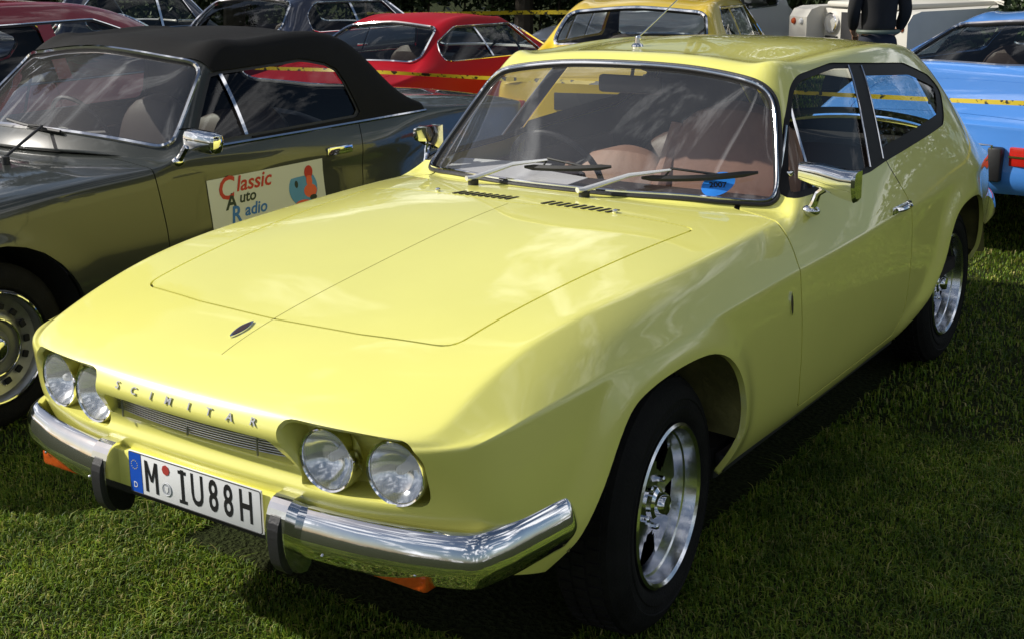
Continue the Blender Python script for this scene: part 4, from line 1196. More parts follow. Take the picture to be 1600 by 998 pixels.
def sign_T(u, v, l, size=1.0):
    p0 = on_sign(u, v, l); du = (on_sign(min(u + .05, 1), v, l) - on_sign(max(u - .05, 0), v, l)).normalized(); dv = (on_sign(u, max(v - .1, 0), l) - on_sign(u, min(v + .1, 1), l)).normalized()
    n = du.cross(dv).normalized()
    return Matrix(((du.x, dv.x, n.x, p0.x), (du.y, dv.y, n.y, p0.y), (du.z, dv.z, n.z, p0.z), (0, 0, 0, 1)))
s_red = mat('sign_red', (.50, .03, .02)); s_blk = mat('sign_black', (.015, .03, .025)); s_blu = mat('sign_blue', (.03, .16, .50)); s_or = mat('sign_orange', (.75, .12, .05)); s_sky = mat('sign_sky_blue', (.09, .28, .55))
def word(first, rest, u, v, mt, big=.105, small=.062, du=.115):
    text_mesh('sign_letter', first, big, .0006, mt, sign, sign_T(u, v + .03, .0048), bold=.0022, shear=.2, xs=.95)
    text_mesh('sign_word', rest, small, .0006, mt, sign, sign_T(u + du, v - .02, .0048), bold=.0014, shear=.25, xs=1.05)
word('C', 'lassic', .135, .20, s_red, big=.135, small=.092, du=.235)
word('A', 'uto', .165, .46, s_blk, big=.092, small=.066, du=.14)
word('R', 'adio', .19, .72, s_blu, big=.098, small=.072, du=.17)
def sdisc(u, v, ru, rv, l, mt, name):
    c = sign_T(u, v, l)
    return MB().prism([(ru * math.cos(a), rv * math.sin(a)) for a in np.linspace(0, 2 * math.pi, 32, endpoint=False)], .0005, c).build(name, mt, sign)
sdisc(.80, .52, .088, .080, .0046, s_sky, 'sign_picture')
for (u, v, a, b_, mt, l) in ((.86, .22, .026, .030, s_red, .0052), (.86, .60, .040, .030, s_or, .0052), (.86, .40, .018, .03, s_or, .0054), (.78, .84, .05, .02, s_or, .0052), (.74, .42, .010, .016, s_blk, .0052), (.88, .74, .022, .012, s_blk, .0056)):
    sdisc(u, v, a, b_, l, mt, 'picture_shape')

# ---- dark red saloon at the far left, same row
maroon_p = dict(W=.84, zs=.32, zc=.72, zb=.93, nose=-.85, tail=3.75, cowl=.70, zn=.84, zh=.93, wtop=(1.12, 1.32), rmid=(1.75, 1.405), rtop=(2.55, 1.345), rbase=(3.12, .99),
    wr=.60, zt=.86, wb=2.70, ra=.37, w3=.88, crown=.06, bow=.2, crease=.1, taper=.16, side=[(1.02,.975),(1.24,1.285),(2.35,1.295),(2.78,1.13),(2.72,.985)], side_r=[.04,.08,.12,.12,.08],
    pillars=[(1.98, -.05, .09)], door=[(.80,1.0),(.84,.36),(1.90,.36),(1.96,1.0)], trim_r=.008)
maroon, _, _ = gen_car('maroon_saloon', 'dark red rounded vintage saloon left of the grey convertible, chrome window trim', maroon_p, (-4.62, -.25, 0), 0, carpaint('maroon_paint', (.30, .012, .020)))
# ---- cars of the row behind, tails towards the camera (turned half round)
red_p = dict(W=.76, zs=.28, zc=.64, zb=.77, nose=-.70, tail=3.20, cowl=.50, zn=.70, zh=.77, wtop=(.98, 1.08), rmid=(1.35, 1.145), rtop=(1.85, 1.115), rbase=(2.40, .805),
    wr=.50, zt=.73, wb=2.33, ra=.34, w3=.88, crown=.035, bow=.16, crease=.35, rw=1.0, side=[(.80,.81),(1.02,1.06),(1.80,1.07),(2.08,.96),(2.16,.825)], side_r=[.02,.05,.14,.10,.04],
    pillars=[(1.50, .22, .022)], boot=[(-.55,2.62),(.55,2.62),(.55,3.12),(-.55,3.12)], trim_r=.012)
redc, _, _ = gen_car('red_coupe', 'bright red coupe behind the convertible with large chrome edged rear window', red_p, (-4.52, 7.30, 0), R(180), mat('red_paint', (.34, .006, .014), rough=.42, coat=0, spec=.10, bump=.012, bscale=35, var=.04, vscale=3))
yel_p = dict(W=.73, taper=.11, zs=.30, zc=.70, zb=.90, nose=-.70, tail=3.35, cowl=.55, zn=.80, zh=.90, wtop=(.95, 1.235), rmid=(1.45, 1.30), rtop=(2.10, 1.258), rbase=(2.48, .955),
    wr=.545, zt=.84, wb=2.45, ra=.34, w3=.90, crown=.03, bow=.12, crease=.4, rw=1.0, side=[(.82,.965),(1.00,1.215),(1.95,1.235),(2.10,1.13),(2.16,.975)], side_r=[.02,.05,.08,.06,.05],
    pillars=[(1.25, -.03, .03), (1.72, -.03, .05)], frame=None, boot=[(-.6,2.66),(.6,2.66),(.6,3.27),(-.6,3.27)], trim_r=.014)
yel_paint = carpaint('mustard_paint', (.76, .53, .014))
yel_p['frame'] = yel_paint
yelc, ychit, _ = gen_car('mustard_saloon', 'mustard yellow saloon seen over the roof of the pale yellow car', yel_p, (-2.91, 7.62, 0), R(194), yel_paint)
blue_p = dict(skip=('rear_bumper',), W=.86, zs=.37, zc=.66, zb=.90, nose=-.75, tail=3.30, cowl=.50, zn=.74, zh=.86, wtop=(.98, 1.17), rmid=(1.35, 1.235), rtop=(1.80, 1.205), rbase=(2.42, .935),
    wr=.56, zt=.74, wb=2.40, ra=.34, w3=.89, crown=.03, bow=.16, crease=.4, rw=1.02, side=[(.80,.93),(1.02,1.145),(1.75,1.160),(2.05,1.05),(2.15,.945)], side_r=[.02,.05,.10,.08,.04],
    pillars=[(1.45, .1, .03)], boot=[(-.62,2.68),(.62,2.68),(.58,3.18),(-.58,3.18)], trim_r=.012)
blu, bchit, _ = gen_car('blue_coupe', 'light blue coupe at the right edge of the photo with red tail lamp', blue_p, (.56, 7.60, 0), R(172), carpaint('light_blue_paint', (.070, .26, .72)))
for s in (1, -1):
    h, n = bchit((s * .40, 6, .60), (0, -1, 0))
    lm = MB().box((h.x + s * .14, h.y + .004, .575), (.26, .03, .10), bev=.008).build('tail_lamp', M['red_lens'], blu)
    MB().box((h.x + s * .14, h.y + .016, .575), (.26, .012, .010)).build('lamp_strip', M['chrome'], lm)
    MB().box((h.x - s * .055, h.y + .025, .53), (.075, .06, .18), bev=.012).build('overrider', M['rubber'], blu)
    MB().tube([(h.x - s * .07, h.y + .047, .49), (h.x - s * .07, h.y + .047, .63), (h.x - s * .15, h.y + .047, .63)], .007, 6).build('lamp_frame', M['chrome'], blu)
    h, n = bchit((s * .30, 6, .70), (0, -1, 0))
MB().tube([(.42, 3.30, .27), (.42, 3.52, .265)], .035, 14).build('exhaust_pipe', M['chrome'], blu)
for x in (.40, .33, -.02, .04):
    h, n = bchit((x, 6, .685), (0, -1, 0)); MB().box((h.x, h.y + .003, h.z), (.05, .006, .012), bev=.002).build('boot_script', M['chrome'], blu)
for s in (1, -1):
    h, n = ychit((s * .55, 6, .64), (0, -1, 0))
    lm = MB().box((h.x, h.y + .004, .64), (.22, .03, .11), bev=.01).build('tail_lamp', M['red_lens'], yelc)
    MB().box((h.x + s * .145, h.y - .004, .64), (.06, .03, .11), bev=.008).build('indicator', M['amber'], yelc)
h, n = ychit((.0, 6, .70), (0, -1, 0)); MB().box((0, h.y + .006, .70), (.46, .012, .11), bev=.003).build('number_plate', M['black'], yelc)
# ---- darker cars further left and behind
navy_p = dict(yel_p); navy_p.update(pillars=[(1.5, -.03, .03)], frame=M['rubber'], W=.77, wr=.53, wtop=(.95, 1.235), rmid=(1.45, 1.30), rtop=(2.08, 1.262), zb=.90, rbase=(2.50, .93), side=[(.82,.94),(1.00,1.19),(1.95,1.205),(2.12,1.10),(2.16,.95)])
navy, _, _ = gen_car('navy_saloon', 'dark navy saloon with chrome framed windows far behind the convertible roof', navy_p, (-6.60, 8.05, 0), R(180), carpaint('navy_paint', (.012, .018, .040)))
blk_p = dict(navy_p); blk_p.update(W=.82, wr=.62, wtop=(.95, 1.33), rmid=(1.45, 1.41), rtop=(2.15, 1.36), side=[(.82,.94),(1.00,1.27),(2.0,1.30),(2.2,1.15),(2.2,.95)], pillars=[(1.3, -.03, .03)])
blk, _, _ = gen_car('midnight_blue_saloon', 'very dark blue saloon at the top left beyond the dark red roof', blk_p, (-8.75, 7.3, 0), R(180), carpaint('midnight_paint', (.010, .016, .045)))
van_p = dict(navy_p); van_p.update(W=.80, wr=.64, wtop=(.80, 1.42), rmid=(1.5, 1.50), rtop=(2.7, 1.47), rbase=(2.95, 1.0), side=[(.80,.95),(.95,1.34),(2.6,1.36),(2.65,.98)], pillars=[(1.6, 0, .08)], zb=.93, boot=[(-.5,3.0),(.5,3.0),(.5,3.25),(-.5,3.25)])
van, _, _ = gen_car('black_estate', 'small black car with pale roof half hidden behind the mustard saloon', van_p, (-4.75, 9.2, 0), R(0), carpaint('pale_grey_paint', (.50, .50, .52)))
# ================================================================== off-road vehicle, person, tape, trees, ground
# ---- white off-roader with flat panels
rov = thing('white_off_roader', 'white boxy off-roader with recessed grille, parked behind the standing person', 'off-roader', (-1.92, 8.45, 0), R(-31))
cream = mat('cream_white_paint', (.62, .60, .54), rough=.45, var=.05)
for s in (1, -1):
    w = MB()
    prof_w = [(-.02, .60), (-.02, 1.02), (.03, 1.09), (.12, 1.115), (1.25, 1.13), (1.25, .60), (1.02, .60), (.98, .80), (.85, .92), (.62, .95), (.42, .90), (.30, .78), (.27, .60)]
    w.prism([(a, c) for a, c in prof_w], .26, Matrix(((0, 0, 1, s * .67 - .13), (1, 0, 0, 0), (0, 1, 0, 0), (0, 0, 0, 1)))).build('wing', cream, rov, sharp=20)
    for (dx, mt, r) in ((.07, M['amber'], .032), (-.04, M['white'], .030)):
        MB().lathe([(.0001, .02), (r * .7, .016), (r, 0)], 16, TM((s * (.66 + dx), -.022, .98)) @ Matrix.Rotation(R(-90), 4, 'Z')).build('side_light', mt, rov)
    T = TM((s * .42, .16, .97)) @ Matrix.Rotation(R(-90), 4, 'Z')
    MB().lathe([(.092, -.02), (.094, .012), (.082, .018)], 24, T).build('lamp_rim', M['chrome'], rov)
    MB().lathe([(.0001, .035), (.04, .028), (.082, .012)], 24, T).build('headlamp', M['lens'], rov)
    MB().box((s * .42, .170, .78), (.16, .02, .14)).build('air_opening', M['black'], rov)
    MB().box((s * .80, 1.85, .85), (.03, 1.15, .58), bev=.01).build('door', cream, rov)
    MB().box((s * .80, 3.05, .88), (.03, 1.2, .62), bev=.01).build('rear_panel', cream, rov)
    simple_wheel(s * .78, .65, s, rov, dict(rim=.20, cap=cream)); simple_wheel(s * .78, 2.85, s, rov, dict(rim=.20, cap=cream))
MB().box((0, .20, .86), (1.10, .04, .48), bev=.01).build('radiator_panel', cream, rov)
MB().box((0, .172, .90), (.56, .02, .34)).build('grille', M['black'], rov)
MB().box((0, .70, 1.14), (.96, 1.1, .05), bev=.02).build('bonnet', cream, rov)
MB().box((0, -.10, .60), (1.62, .10, .13), bev=.015).build('front_bumper', cream, rov)
b = MB(); b.box((0, 1.32, 1.40), (1.46, .05, .46)); b.build('windscreen', M['glass'], rov)
MB().box((0, 1.30, 1.15), (1.56, .10, .06), bev=.01).build('bulkhead', cream, rov)
for s in (1, -1): MB().box((s * .74, 1.32, 1.42), (.05, .06, .50), bev=.01).build('windscreen_pillar', cream, rov)
MB().box((0, 2.5, 1.72), (1.56, 2.5, .07), bev=.03).build('roof', cream, rov)
MB().box((0, 1.9, .55), (1.2, 3.3, .16)).build('chassis', M['under'], rov)
MB().box((0, 3.66, 1.1), (1.56, .03, 1.1), bev=.01).build('rear_door', cream, rov)

# ---- person standing with their back to the cars
def skin_body(name, verts, edges, radii, material, parent, sub=2, root_i=0):
    me = bpy.data.meshes.new(name); me.from_pydata(verts, edges, [])
    o = bpy.data.objects.new(name, me); COL.objects.link(o)
    sk = o.modifiers.new('skin', 'SKIN'); sk.use_smooth_shade = True
    for i, r in enumerate(radii):
        v = me.skin_vertices[0].data[i]; v.radius = (r, r) if not isinstance(r, tuple) else r; v.use_root = (i == root_i)
    sb = o.modifiers.new('sub', 'SUBSURF'); sb.levels = sb.render_levels = sub
    bpy.context.view_layer.update()
    me2 = bpy.data.meshes.new_from_object(o.evaluated_get(bpy.context.evaluated_depsgraph_get()))
    bpy.data.objects.remove(o); me2.name = name; me2.materials.clear()
    me2.polygons.foreach_set('use_smooth', [True] * len(me2.polygons))
    return link(name, me2, material, parent)
skin_m = mat('skin', (.45, .26, .18), rough=.5)
per = thing('person', 'person in black shirt and dark jeans with a belt, standing before the white off-roader', 'person', (-1.31, 7.49, 0), R(212)); per.scale = (.86, .86, .97)
# one continuous figure (clothing lies over it)
bv = [(0,0,.96),(0,0,1.12),(0,-.01,1.28),(0,.0,1.42),(0,.01,1.50),(0,-.01,1.60),(0,-.02,1.70),
      (.09,0,.92),(.10,-.02,.50),(.10,.02,.10),(.10,-.10,.03),(-.09,0,.92),(-.10,-.02,.50),(-.11,.02,.10),(-.11,-.10,.03),
      (.17,0,1.43),(.23,.02,1.18),(.20,-.14,1.02),(.15,-.22,.98),(-.17,0,1.43),(-.24,.02,1.18),(-.22,-.14,1.02),(-.16,-.22,.98)]
be = [(0,1),(1,2),(2,3),(3,4),(4,5),(5,6),(0,7),(7,8),(8,9),(9,10),(0,11),(11,12),(12,13),(13,14),(3,15),(15,16),(16,17),(17,18),(3,19),(19,20),(20,21),(21,22)]
br = [(.12,.09),(.13,.095),(.16,.11),(.13,.09),.055,.09,.085,.085,.058,.042,.035,.085,.058,.042,.035,.055,.042,.032,.03,.055,.042,.032,.03]
body_o = skin_body('body', bv, be, br, skin_m, per)
for s in (1, -1):      # fingers
    for k, (dx, ln) in enumerate(((-.022, .052), (-.008, .060), (.007, .056), (.021, .045))):
        MB().tube([(s * .155 + dx, -.235, .975), (s * .150 + dx, -.262, .96), (s * .146 + dx, -.262 - ln * .25, .96 - ln * .5)], [.0095, .0085, .007], 6).build('finger', skin_m, per)
    MB().tube([(s * .175, -.215, .985), (s * .185, -.245, .99), (s * .175, -.27, .98)], [.011, .0095, .008], 6).build('thumb', skin_m, per)
sv_ = bv[:5] + [bv[15], bv[16], bv[19], bv[20]]
shirt = skin_body('shirt', [(0,0,.97),(0,0,1.10),(0,-.01,1.28),(0,0,1.42),(0,.01,1.48),(.18,0,1.43),(.235,.02,1.18),(-.18,0,1.43),(-.245,.02,1.18),(.20,-.14,1.03),(-.22,-.14,1.03)],
    [(0,1),(1,2),(2,3),(3,4),(3,5),(5,6),(3,7),(7,8),(6,9),(8,10)], [(.175,.14),(.17,.13),(.185,.135),(.15,.11),.07,.075,.065,.075,.065,.05,.05], mat('black_shirt', (.012, .012, .013), rough=.9), per)
skin_body('trousers', [(0,0,1.06),(.095,0,.84),(.10,-.02,.50),(.10,.02,.08),(-.095,0,.84),(-.10,-.02,.50),(-.11,.02,.08),(0,0,.95)], [(0,7),(7,1),(1,2),(2,3),(7,4),(4,5),(5,6)],
    [(.165,.125),.105,.078,.062,.105,.078,.062,(.175,.135)], mat('dark_jeans', (.014, .018, .032), rough=.9, bump=.2, bscale=300), per)
MB().tube([(.182 * math.cos(a), .142 * math.sin(a), 1.02) for a in np.linspace(0, 2 * math.pi, 28, endpoint=False)], .018, 6, closed=True).build('belt', mat('belt', (.10, .13, .10), rough=.6), per)
for s in (1, -1): MB().ball((s * .105, -.05, .045), (.05, .14, .045)).build('shoe', M['black'], per)
MB().ball((0, .005, 1.735), (.095, .105, .09)).build('hair', mat('hair', (.03, .02, .012), rough=.8), per)
for s in (1, -1):
    MB().ball((s * .092, .0, 1.665), (.014, .022, .032)).build('ear', skin_m, per)
    MB().ball((s * .032, -.093, 1.685), (.013, .010, .010)).build('eye', M['white'], per)
MB().ball((0, -.112, 1.655), (.014, .02, .026)).build('nose', skin_m, per)
MB().ball((0, -.095, 1.612), (.026, .010, .007)).build('mouth', mat('lips', (.35, .12, .10)), per)

# ---- barrier tape between the rows: a printed ribbon on thin posts
tape_m = bpy.data.materials.new('barrier_tape'); tape_m.use_nodes = True
nt = tape_m.node_tree; bs = nt.nodes['Principled BSDF']; bs.inputs['Roughness'].default_value = .4
tc = nt.nodes.new('ShaderNodeTexCoord'); mp = nt.nodes.new('ShaderNodeMapping'); mp.inputs['Scale'].default_value = (7, .01, 9)
nz = nt.nodes.new('ShaderNodeTexNoise'); nz.inputs['Scale'].default_value = 3.0; nz.inputs['Detail'].default_value = 4
rp_ = nt.nodes.new('ShaderNodeValToRGB'); rp_.color_ramp.elements[0].position = .57; rp_.color_ramp.elements[0].color = (.62, .46, .02, 1)
rp_.color_ramp.elements[1].position = .60; rp_.color_ramp.elements[1].color = (.03, .025, .01, 1)
nt.links.new(tc.outputs['Object'], mp.inputs[0]); nt.links.new(mp.outputs[0], nz.inputs[0]); nt.links.new(nz.outputs['Fac'], rp_.inputs[0]); nt.links.new(rp_.outputs[0], bs.inputs['Base Color'])
def ribbon(name, pts, h, label, group=None, tw=0.0):
    P = smooth_poly(pts, False, 14); vs = []; fs = []
    for i, q in enumerate(P):
        a = tw * math.sin(i * .22) ; dy, dz = math.sin(a) * h / 2, math.cos(a) * h / 2
        vs += [(q[0], q[1] - dy - .0005, q[2] - dz), (q[0], q[1] + dy - .0005, q[2] + dz), (q[0], q[1] + dy + .0005, q[2] + dz), (q[0], q[1] - dy + .0005, q[2] - dz)]
    n = len(P)
    for i in range(n - 1):
        for k in range(4): fs.append((i * 4 + k, i * 4 + (k + 1) % 4, (i + 1) * 4 + (k + 1) % 4, (i + 1) * 4 + k))
    fs += [(0, 1, 2, 3), ((n - 1) * 4, (n - 1) * 4 + 3, (n - 1) * 4 + 2, (n - 1) * 4 + 1)]
    o = MB().add(vs, fs, True).build(name, tape_m, None); tag(o, label, 'barrier tape'); return o
TAPE_Y = 3.95
ribbon('barrier_tape', [(-9.2, TAPE_Y, .83), (-7.4, TAPE_Y, .775), (-4.4, TAPE_Y, .850), (-3.5, TAPE_Y, .865), (-2.6, TAPE_Y, .867), (-1.0, TAPE_Y, .882), (-.2, TAPE_Y, .885), (.64, TAPE_Y, .893), (2.6, TAPE_Y, .93)], .024, 'yellow and black printed barrier tape strung between the two rows of cars', tw=.5)
ribbon('barrier_tape', [(-11.6, 13.2, .68), (-10.2, 13.5, .69), (-8.4, 13.6, .74), (-4.8, 13.8, .79), (-3.8, 14, .80)], .06, 'yellow barrier tape in front of the dark hedge behind the parked cars', tw=.3)
def post(x, y, h, label):
    t = MB().tube([(x, y, 0), (x + .01, y, h * .5), (x, y, h)], [.018, .016, .015], 10).build('tape_post', mat('post_wood', (.16, .11, .06), rough=.8, var=.3), None)
    tag(t, label, 'post')
post(-9.2, TAPE_Y, .98, 'thin wooden post at the left end of the barrier tape'); post(2.6, TAPE_Y, 1.05, 'thin wooden post at the right end of the barrier tape')
post(-11.6, 13.2, .9, 'thin wooden post at the left end of the rear barrier tape'); post(-3.8, 14.0, 1.0, 'thin wooden post at the right end of the rear barrier tape')

# ---- ground
def ground_mat():
    m = bpy.data.materials.new('lawn_soil'); m.use_nodes = True; nt = m.node_tree; b = nt.nodes['Principled BSDF']; b.inputs['Roughness'].default_value = 1.0; b.inputs['Specular IOR Level'].default_value = .1
    tc = nt.nodes.new('ShaderNodeTexCoord'); n1 = nt.nodes.new('ShaderNodeTexNoise'); n1.inputs['Scale'].default_value = 1.3; n1.inputs['Detail'].default_value = 8
    n2 = nt.nodes.new('ShaderNodeTexNoise'); n2.inputs['Scale'].default_value = 60; n2.inputs['Detail'].default_value = 6
    mx = nt.nodes.new('ShaderNodeMixRGB'); mx.inputs[1].default_value = (.022, .040, .010, 1); mx.inputs[2].default_value = (.050, .050, .020, 1)
    m2 = nt.nodes.new('ShaderNodeMixRGB'); m2.blend_type = 'MULTIPLY'; m2.inputs[0].default_value = .7
    r = nt.nodes.new('ShaderNodeValToRGB'); r.color_ramp.elements[0].position = .35; r.color_ramp.elements[0].color = (.35, .35, .35, 1); r.color_ramp.elements[1].position = .7; r.color_ramp.elements[1].color = (1.3, 1.3, 1.2, 1)
    for n in (n1, n2): nt.links.new(tc.outputs['Object'], n.inputs['Vector'])
    nt.links.new(n1.outputs['Fac'], mx.inputs[0]); nt.links.new(n2.outputs['Fac'], r.inputs[0]); nt.links.new(mx.outputs[0], m2.inputs[1]); nt.links.new(r.outputs[0], m2.inputs[2]); nt.links.new(m2.outputs[0], b.inputs['Base Color'])
    bp = nt.nodes.new('ShaderNodeBump'); bp.inputs['Strength'].default_value = 1.0; bp.inputs['Distance'].default_value = .03
    nt.links.new(n2.outputs['Fac'], bp.inputs['Height']); nt.links.new(bp.outputs[0], b.inputs['Normal'])
    return m
gv = []; gf = []; NG = 40
xs_ = np.sign(np.linspace(-1, 1, NG)) * np.abs(np.linspace(-1, 1, NG)) ** 2.2 * 250
for a in xs_:
    for c in xs_: gv.append((a, c + 5, 0))
gf = [(i * NG + j, (i + 1) * NG + j, (i + 1) * NG + j + 1, i * NG + j + 1) for i in range(NG - 1) for j in range(NG - 1)]
me = bpy.data.meshes.new('ground'); me.from_pydata(gv, [], gf)
tag(link('ground', me, ground_mat()), kind='structure')

# ---- grass blades
def blade_mat():
    m = bpy.data.materials.new('grass_blades'); m.use_nodes = True; nt = m.node_tree; b = nt.nodes['Principled BSDF']
    b.inputs['Roughness'].default_value = .55; b.inputs['Specular IOR Level'].default_value = .3
    g = nt.nodes.new('ShaderNodeNewGeometry'); r = nt.nodes.new('ShaderNodeValToRGB')
    e = r.color_ramp.elements; e[0].position = 0; e[0].color = (.058, .125, .010, 1); e[1].position = 1; e[1].color = (.42, .37, .16, 1)
    for ps, c in ((.35, (.115, .215, .014, 1)), (.70, (.20, .29, .026, 1)), (.90, (.29, .33, .055, 1))):
        x = e.new(ps); x.color = c
    nt.links.new(g.outputs['Random Per Island'], r.inputs[0])
    tc = nt.nodes.new('ShaderNodeTexCoord'); n1 = nt.nodes.new('ShaderNodeTexNoise'); n1.inputs['Scale'].default_value = 3.2; n1.inputs['Detail'].default_value = 7; n1.inputs['Roughness'].default_value = .65
    r2 = nt.nodes.new('ShaderNodeValToRGB'); f2 = r2.color_ramp.elements; f2[0].position = .33; f2[0].color = (.42, .48, .40, 1); f2[1].position = .66; f2[1].color = (1.55, 1.40, 1.25, 1)
    nt.links.new(tc.outputs['Object'], n1.inputs['Vector']); nt.links.new(n1.outputs['Fac'], r2.inputs[0])
    ml = nt.nodes.new('ShaderNodeMixRGB'); ml.blend_type = 'MULTIPLY'; ml.inputs[0].default_value = 1; nt.links.new(r.outputs[0], ml.inputs[1]); nt.links.new(r2.outputs[0], ml.inputs[2])
    nt.links.new(ml.outputs[0], b.inputs['Base Color'])
    t = nt.nodes.new('ShaderNodeBsdfTranslucent'); nt.links.new(ml.outputs[0], t.inputs[0])
    mx = nt.nodes.new('ShaderNodeMixShader'); mx.inputs[0].default_value = .3; nt.links.new(b.outputs[0], mx.inputs[1]); nt.links.new(t.outputs[0], mx.inputs[2])
    nt.links.new(mx.outputs[0], nt.nodes['Material Output'].inputs['Surface'])
    return m
def grass(name, n, region, hmin, hmax, w, seed, flat=0):
    g = np.random.default_rng(seed)
    xy = region(g, n); n = len(xy)
    # thin out in clumps
    ang = g.uniform(0, 2 * np.pi, n); lean = g.uniform(.1 + flat * .6, 1.3 + flat, n) ; h = g.uniform(hmin, hmax, n)
    cl = np.sin(xy[:, 0] * 9 + 1.3 * np.sin(xy[:, 1] * 7)) * np.sin(xy[:, 1] * 8 + 1.7 * np.sin(xy[:, 0] * 5)); h *= 1 + .3 * cl
    dx, dy = np.cos(ang), np.sin(ang); px, py = -dy, dx
    ww = w * g.uniform(.6, 1.4, n)
    mid_h = h * .6 * (1 - .25 * flat); mo = h * lean * .28; to = h * lean * .95; th = h * np.clip(1 - .42 * lean, .15, 1)
    V = np.empty((n, 5, 3))
    for k, (o, z, s) in enumerate(((0, -.004, .5), (0, -.004, -.5), (mo, mid_h, .42), (mo, mid_h, -.42), (to, th, 0))):
        V[:, k, 0] = xy[:, 0] + dx * o + px * ww * s; V[:, k, 1] = xy[:, 1] + dy * o + py * ww * s; V[:, k, 2] = z
    b = np.arange(n)[:, None] * 5
    T = np.concatenate([b + [0, 1, 3], b + [0, 3, 2], b + [2, 3, 4]], 1).reshape(-1, 3)
    me = bpy.data.meshes.new(name); V = V.reshape(-1, 3)
    me.vertices.add(len(V)); me.vertices.foreach_set('co', V.astype(np.float32).ravel())
    me.loops.add(len(T) * 3); me.loops.foreach_set('vertex_index', T.astype(np.int32).ravel())
    me.polygons.add(len(T)); me.polygons.foreach_set('loop_start', np.arange(0, len(T) * 3, 3, dtype=np.int32)); me.update(calc_edges=True)
    me.polygons.foreach_set('use_smooth', np.ones(len(T), bool))
    o = link(name, me, GB); tag(o, 'short mown green lawn grass growing under and around the parked cars', 'grass', kind='stuff'); return o
GB = blade_mat()
CAMXY = np.array([2.11, -2.594])
def reg(rmin, rmax, a0=-20, a1=75):
    def f(g, n):
        r = np.sqrt(g.uniform(rmin ** 2, rmax ** 2, n)); a = np.radians(g.uniform(a0, a1, n))   # angle from +Y towards -X
        xy = np.c_[CAMXY[0] - r * np.sin(a), CAMXY[1] + r * np.cos(a)]
        keep = ~((np.abs(xy[:, 0]) < .62) & (xy[:, 1] > -.35) & (xy[:, 1] < 3.2))
        return xy[keep]
    return f
grass('grass', 330000, reg(1.2, 4.4), .009, .028, .0032, 3)
grass('grass', 22000, reg(1.2, 4.4), .024, .050, .0030, 13, 1.5)
grass('grass', 230000, reg(4.4, 9.0, -12, 72), .013, .036, .0050, 4)
grass('grass', 90000, reg(9.0, 22.0, -8, 68), .03, .07, .016, 5)

# ---- trees and hedge
def leaf_mat(name, c0, c1):
    m = bpy.data.materials.new(name); m.use_nodes = True; nt = m.node_tree; b = nt.nodes['Principled BSDF']; b.inputs['Roughness'].default_value = .55
    g = nt.nodes.new('ShaderNodeNewGeometry'); r = nt.nodes.new('ShaderNodeValToRGB'); r.color_ramp.elements[0].color = (*c0, 1); r.color_ramp.elements[1].color = (*c1, 1)
    nt.links.new(g.outputs['Random Per Island'], r.inputs[0]); nt.links.new(r.outputs[0], b.inputs['Base Color']); return m
LF = leaf_mat('dark_leaves', (.018, .032, .008), (.045, .075, .018)); BARK = mat('bark', (.06, .045, .03), rough=.95, bump=.8, bscale=25, var=.4)
def leaf_mesh(name, centres, rad, n, size, material, parent, seed):
    g = np.random.default_rng(seed); C_ = np.array(centres); RR = np.array(rad)
    k = g.integers(0, len(C_), n); d = g.normal(size=(n, 3)); d /= np.linalg.norm(d, axis=1, keepdims=True)
    P = C_[k] + d * RR[k][:, None] * (g.uniform(.35, 1, n) ** .5)[:, None] * g.uniform(.8, 1.15, n)[:, None] * np.array([1, 1, .8])
    P[:, 2] = np.maximum(P[:, 2], .03)
    u = g.normal(size=(n, 3)); u /= np.linalg.norm(u, axis=1, keepdims=True); w = np.cross(u, g.normal(size=(n, 3))); w /= np.linalg.norm(w, axis=1, keepdims=True)
    s = size * g.uniform(.6, 1.4, n)[:, None]
    V = np.stack([P - u * s, P + w * s * .45, P + u * s, P - w * s * .45], 1).reshape(-1, 3); b = np.arange(n)[:, None] * 4
    T = np.concatenate([b + [0, 1, 2], b + [0, 2, 3]], 1).reshape(-1, 3)
    me = bpy.data.meshes.new(name); me.vertices.add(len(V)); me.vertices.foreach_set('co', V.astype(np.float32).ravel())
    me.loops.add(len(T) * 3); me.loops.foreach_set('vertex_index', T.astype(np.int32).ravel()); me.polygons.add(len(T)); me.polygons.foreach_set('loop_start', np.arange(0, len(T) * 3, 3, dtype=np.int32)); me.update(calc_edges=True)
    return link(name, me, material, parent)
def tree(x, y, h, r, label, seed, nleaf=9000, low=.22):
    g = random.Random(seed); t = thing('tree', label, 'tree', (x, y, 0), 0, 'trees behind the parked cars')
    mb = MB(); top_ = h * .62
    mb.tube([(0, 0, -.1), (g.uniform(-.1, .1), 0, h * .25), (g.uniform(-.3, .3), g.uniform(-.2, .2), top_)], [h * .030, h * .022, h * .008], 10)
    cs = []; rs = []
    for k in range(11):
        a = g.uniform(0, 6.28); zz = h * g.uniform(low, .86); rr = r * (1 - .5 * abs(zz / h - .5)) * g.uniform(.35, .8)
        c = (rr * math.cos(a), rr * math.sin(a), zz); cs.append(c); rs.append(r * g.uniform(.28, .46))
        mb.tube([(0, 0, zz * .62), (c[0] * .5, c[1] * .5, zz * .85), c], [h * .010, h * .006, h * .002], 6)
    mb.build('trunk', BARK, t); leaf_mesh('crown', cs, rs, nleaf, .085, LF, t, seed)
    return t
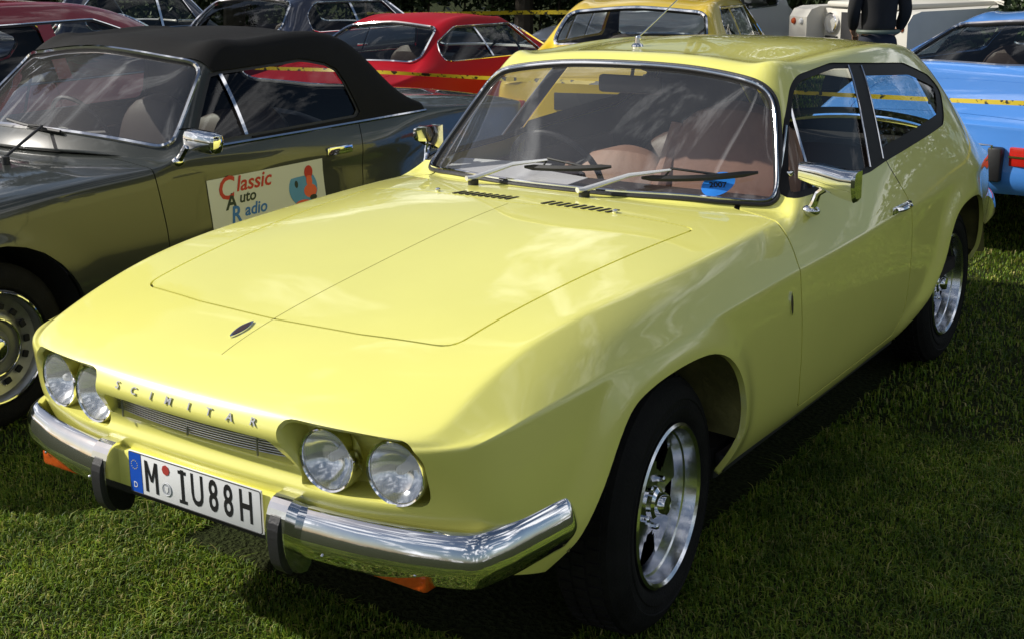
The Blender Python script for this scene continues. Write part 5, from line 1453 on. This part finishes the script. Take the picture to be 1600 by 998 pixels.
labs = ['dark leafy tree behind the navy saloon and the red coupe roof', 'dark leafy tree behind the black car with the pale roof', 'dark leafy tree above the white off-roader', 'dark tree beyond the midnight blue saloon', 'dark tree behind the light blue coupe', 'dark leafy tree at the far left beyond the dark red saloon', 'dark tree between the red coupe and the mustard saloon, far back']
for i, (x, y, h, r) in enumerate([(-10.8, 16.5, 6.4, 2.6), (-5.0, 18.5, 7.0, 2.8), (-1.2, 19.0, 6.2, 2.5), (-16.0, 14.5, 7.4, 2.8), (4.6, 18.0, 6.5, 2.7), (-20, 11, 7.5, 2.8), (-8.0, 17.8, 6.8, 2.6)]):
    tree(x, y, h, r, labs[i], 20 + i)
for x, y, h, r, lb, sd in ((-14.5, 4.6, 12.5, 3.2, 'tall dark tree standing to the left of the two rows of cars, nearer one', 61), (-17.5, 9.0, 13, 3.4, 'tall dark tree standing to the left of the two rows of cars, farther one', 62)):
    tree(x, y, h, r, lb, sd, nleaf=26000, low=.3)
sh_ = thing('shrub', 'dark rounded shrub behind the roof of the light blue coupe', 'shrub', (-.55, 8.6, 0))
leaf_mesh('foliage', [(0, 0, .5), (.5, .2, .6), (-.35, .1, .55), (.9, .3, .7), (.2, .3, .95), (.7, .2, 1.05), (1.4, .3, .7), (1.3, .4, 1.0), (1.9, .4, .8)], [.5] * 9, 16000, .05, LF, sh_, 91)
mbs = MB()
for k in range(6): mbs.tube([(.3 * k - .2, .1, 0), (.3 * k, .15, .5), (.3 * k + .1, .2, 1.0)], [.03, .02, .01], 6)
mbs.build('stems', BARK, sh_)['kind'] = 'stuff'
# hedge: a dense dark bank of foliage
hc, hr = [], []
g = random.Random(5)
for k in range(150):
    t = k / 149; x = -24 + 34 * t; y = 13.6 + 3.4 * math.sin(t * 2.6) + g.uniform(-.4, .4) + .6
    hc.append((x, y, g.uniform(.3, 1.5))); hr.append(g.uniform(.45, .8))
hd = thing('hedge', 'long dark green hedge closing the field behind all the parked cars', 'hedge')
leaf_mesh('foliage', hc, hr, 60000, .075, LF, hd, 77)
mbh = MB()
for k in range(0, 150, 3):
    c = hc[k]; mbh.tube([(c[0], c[1], 0), (c[0] + .1, c[1], c[2] + .3)], [.03, .012], 5)
mbh.build('stems', BARK, hd)['kind'] = 'stuff'
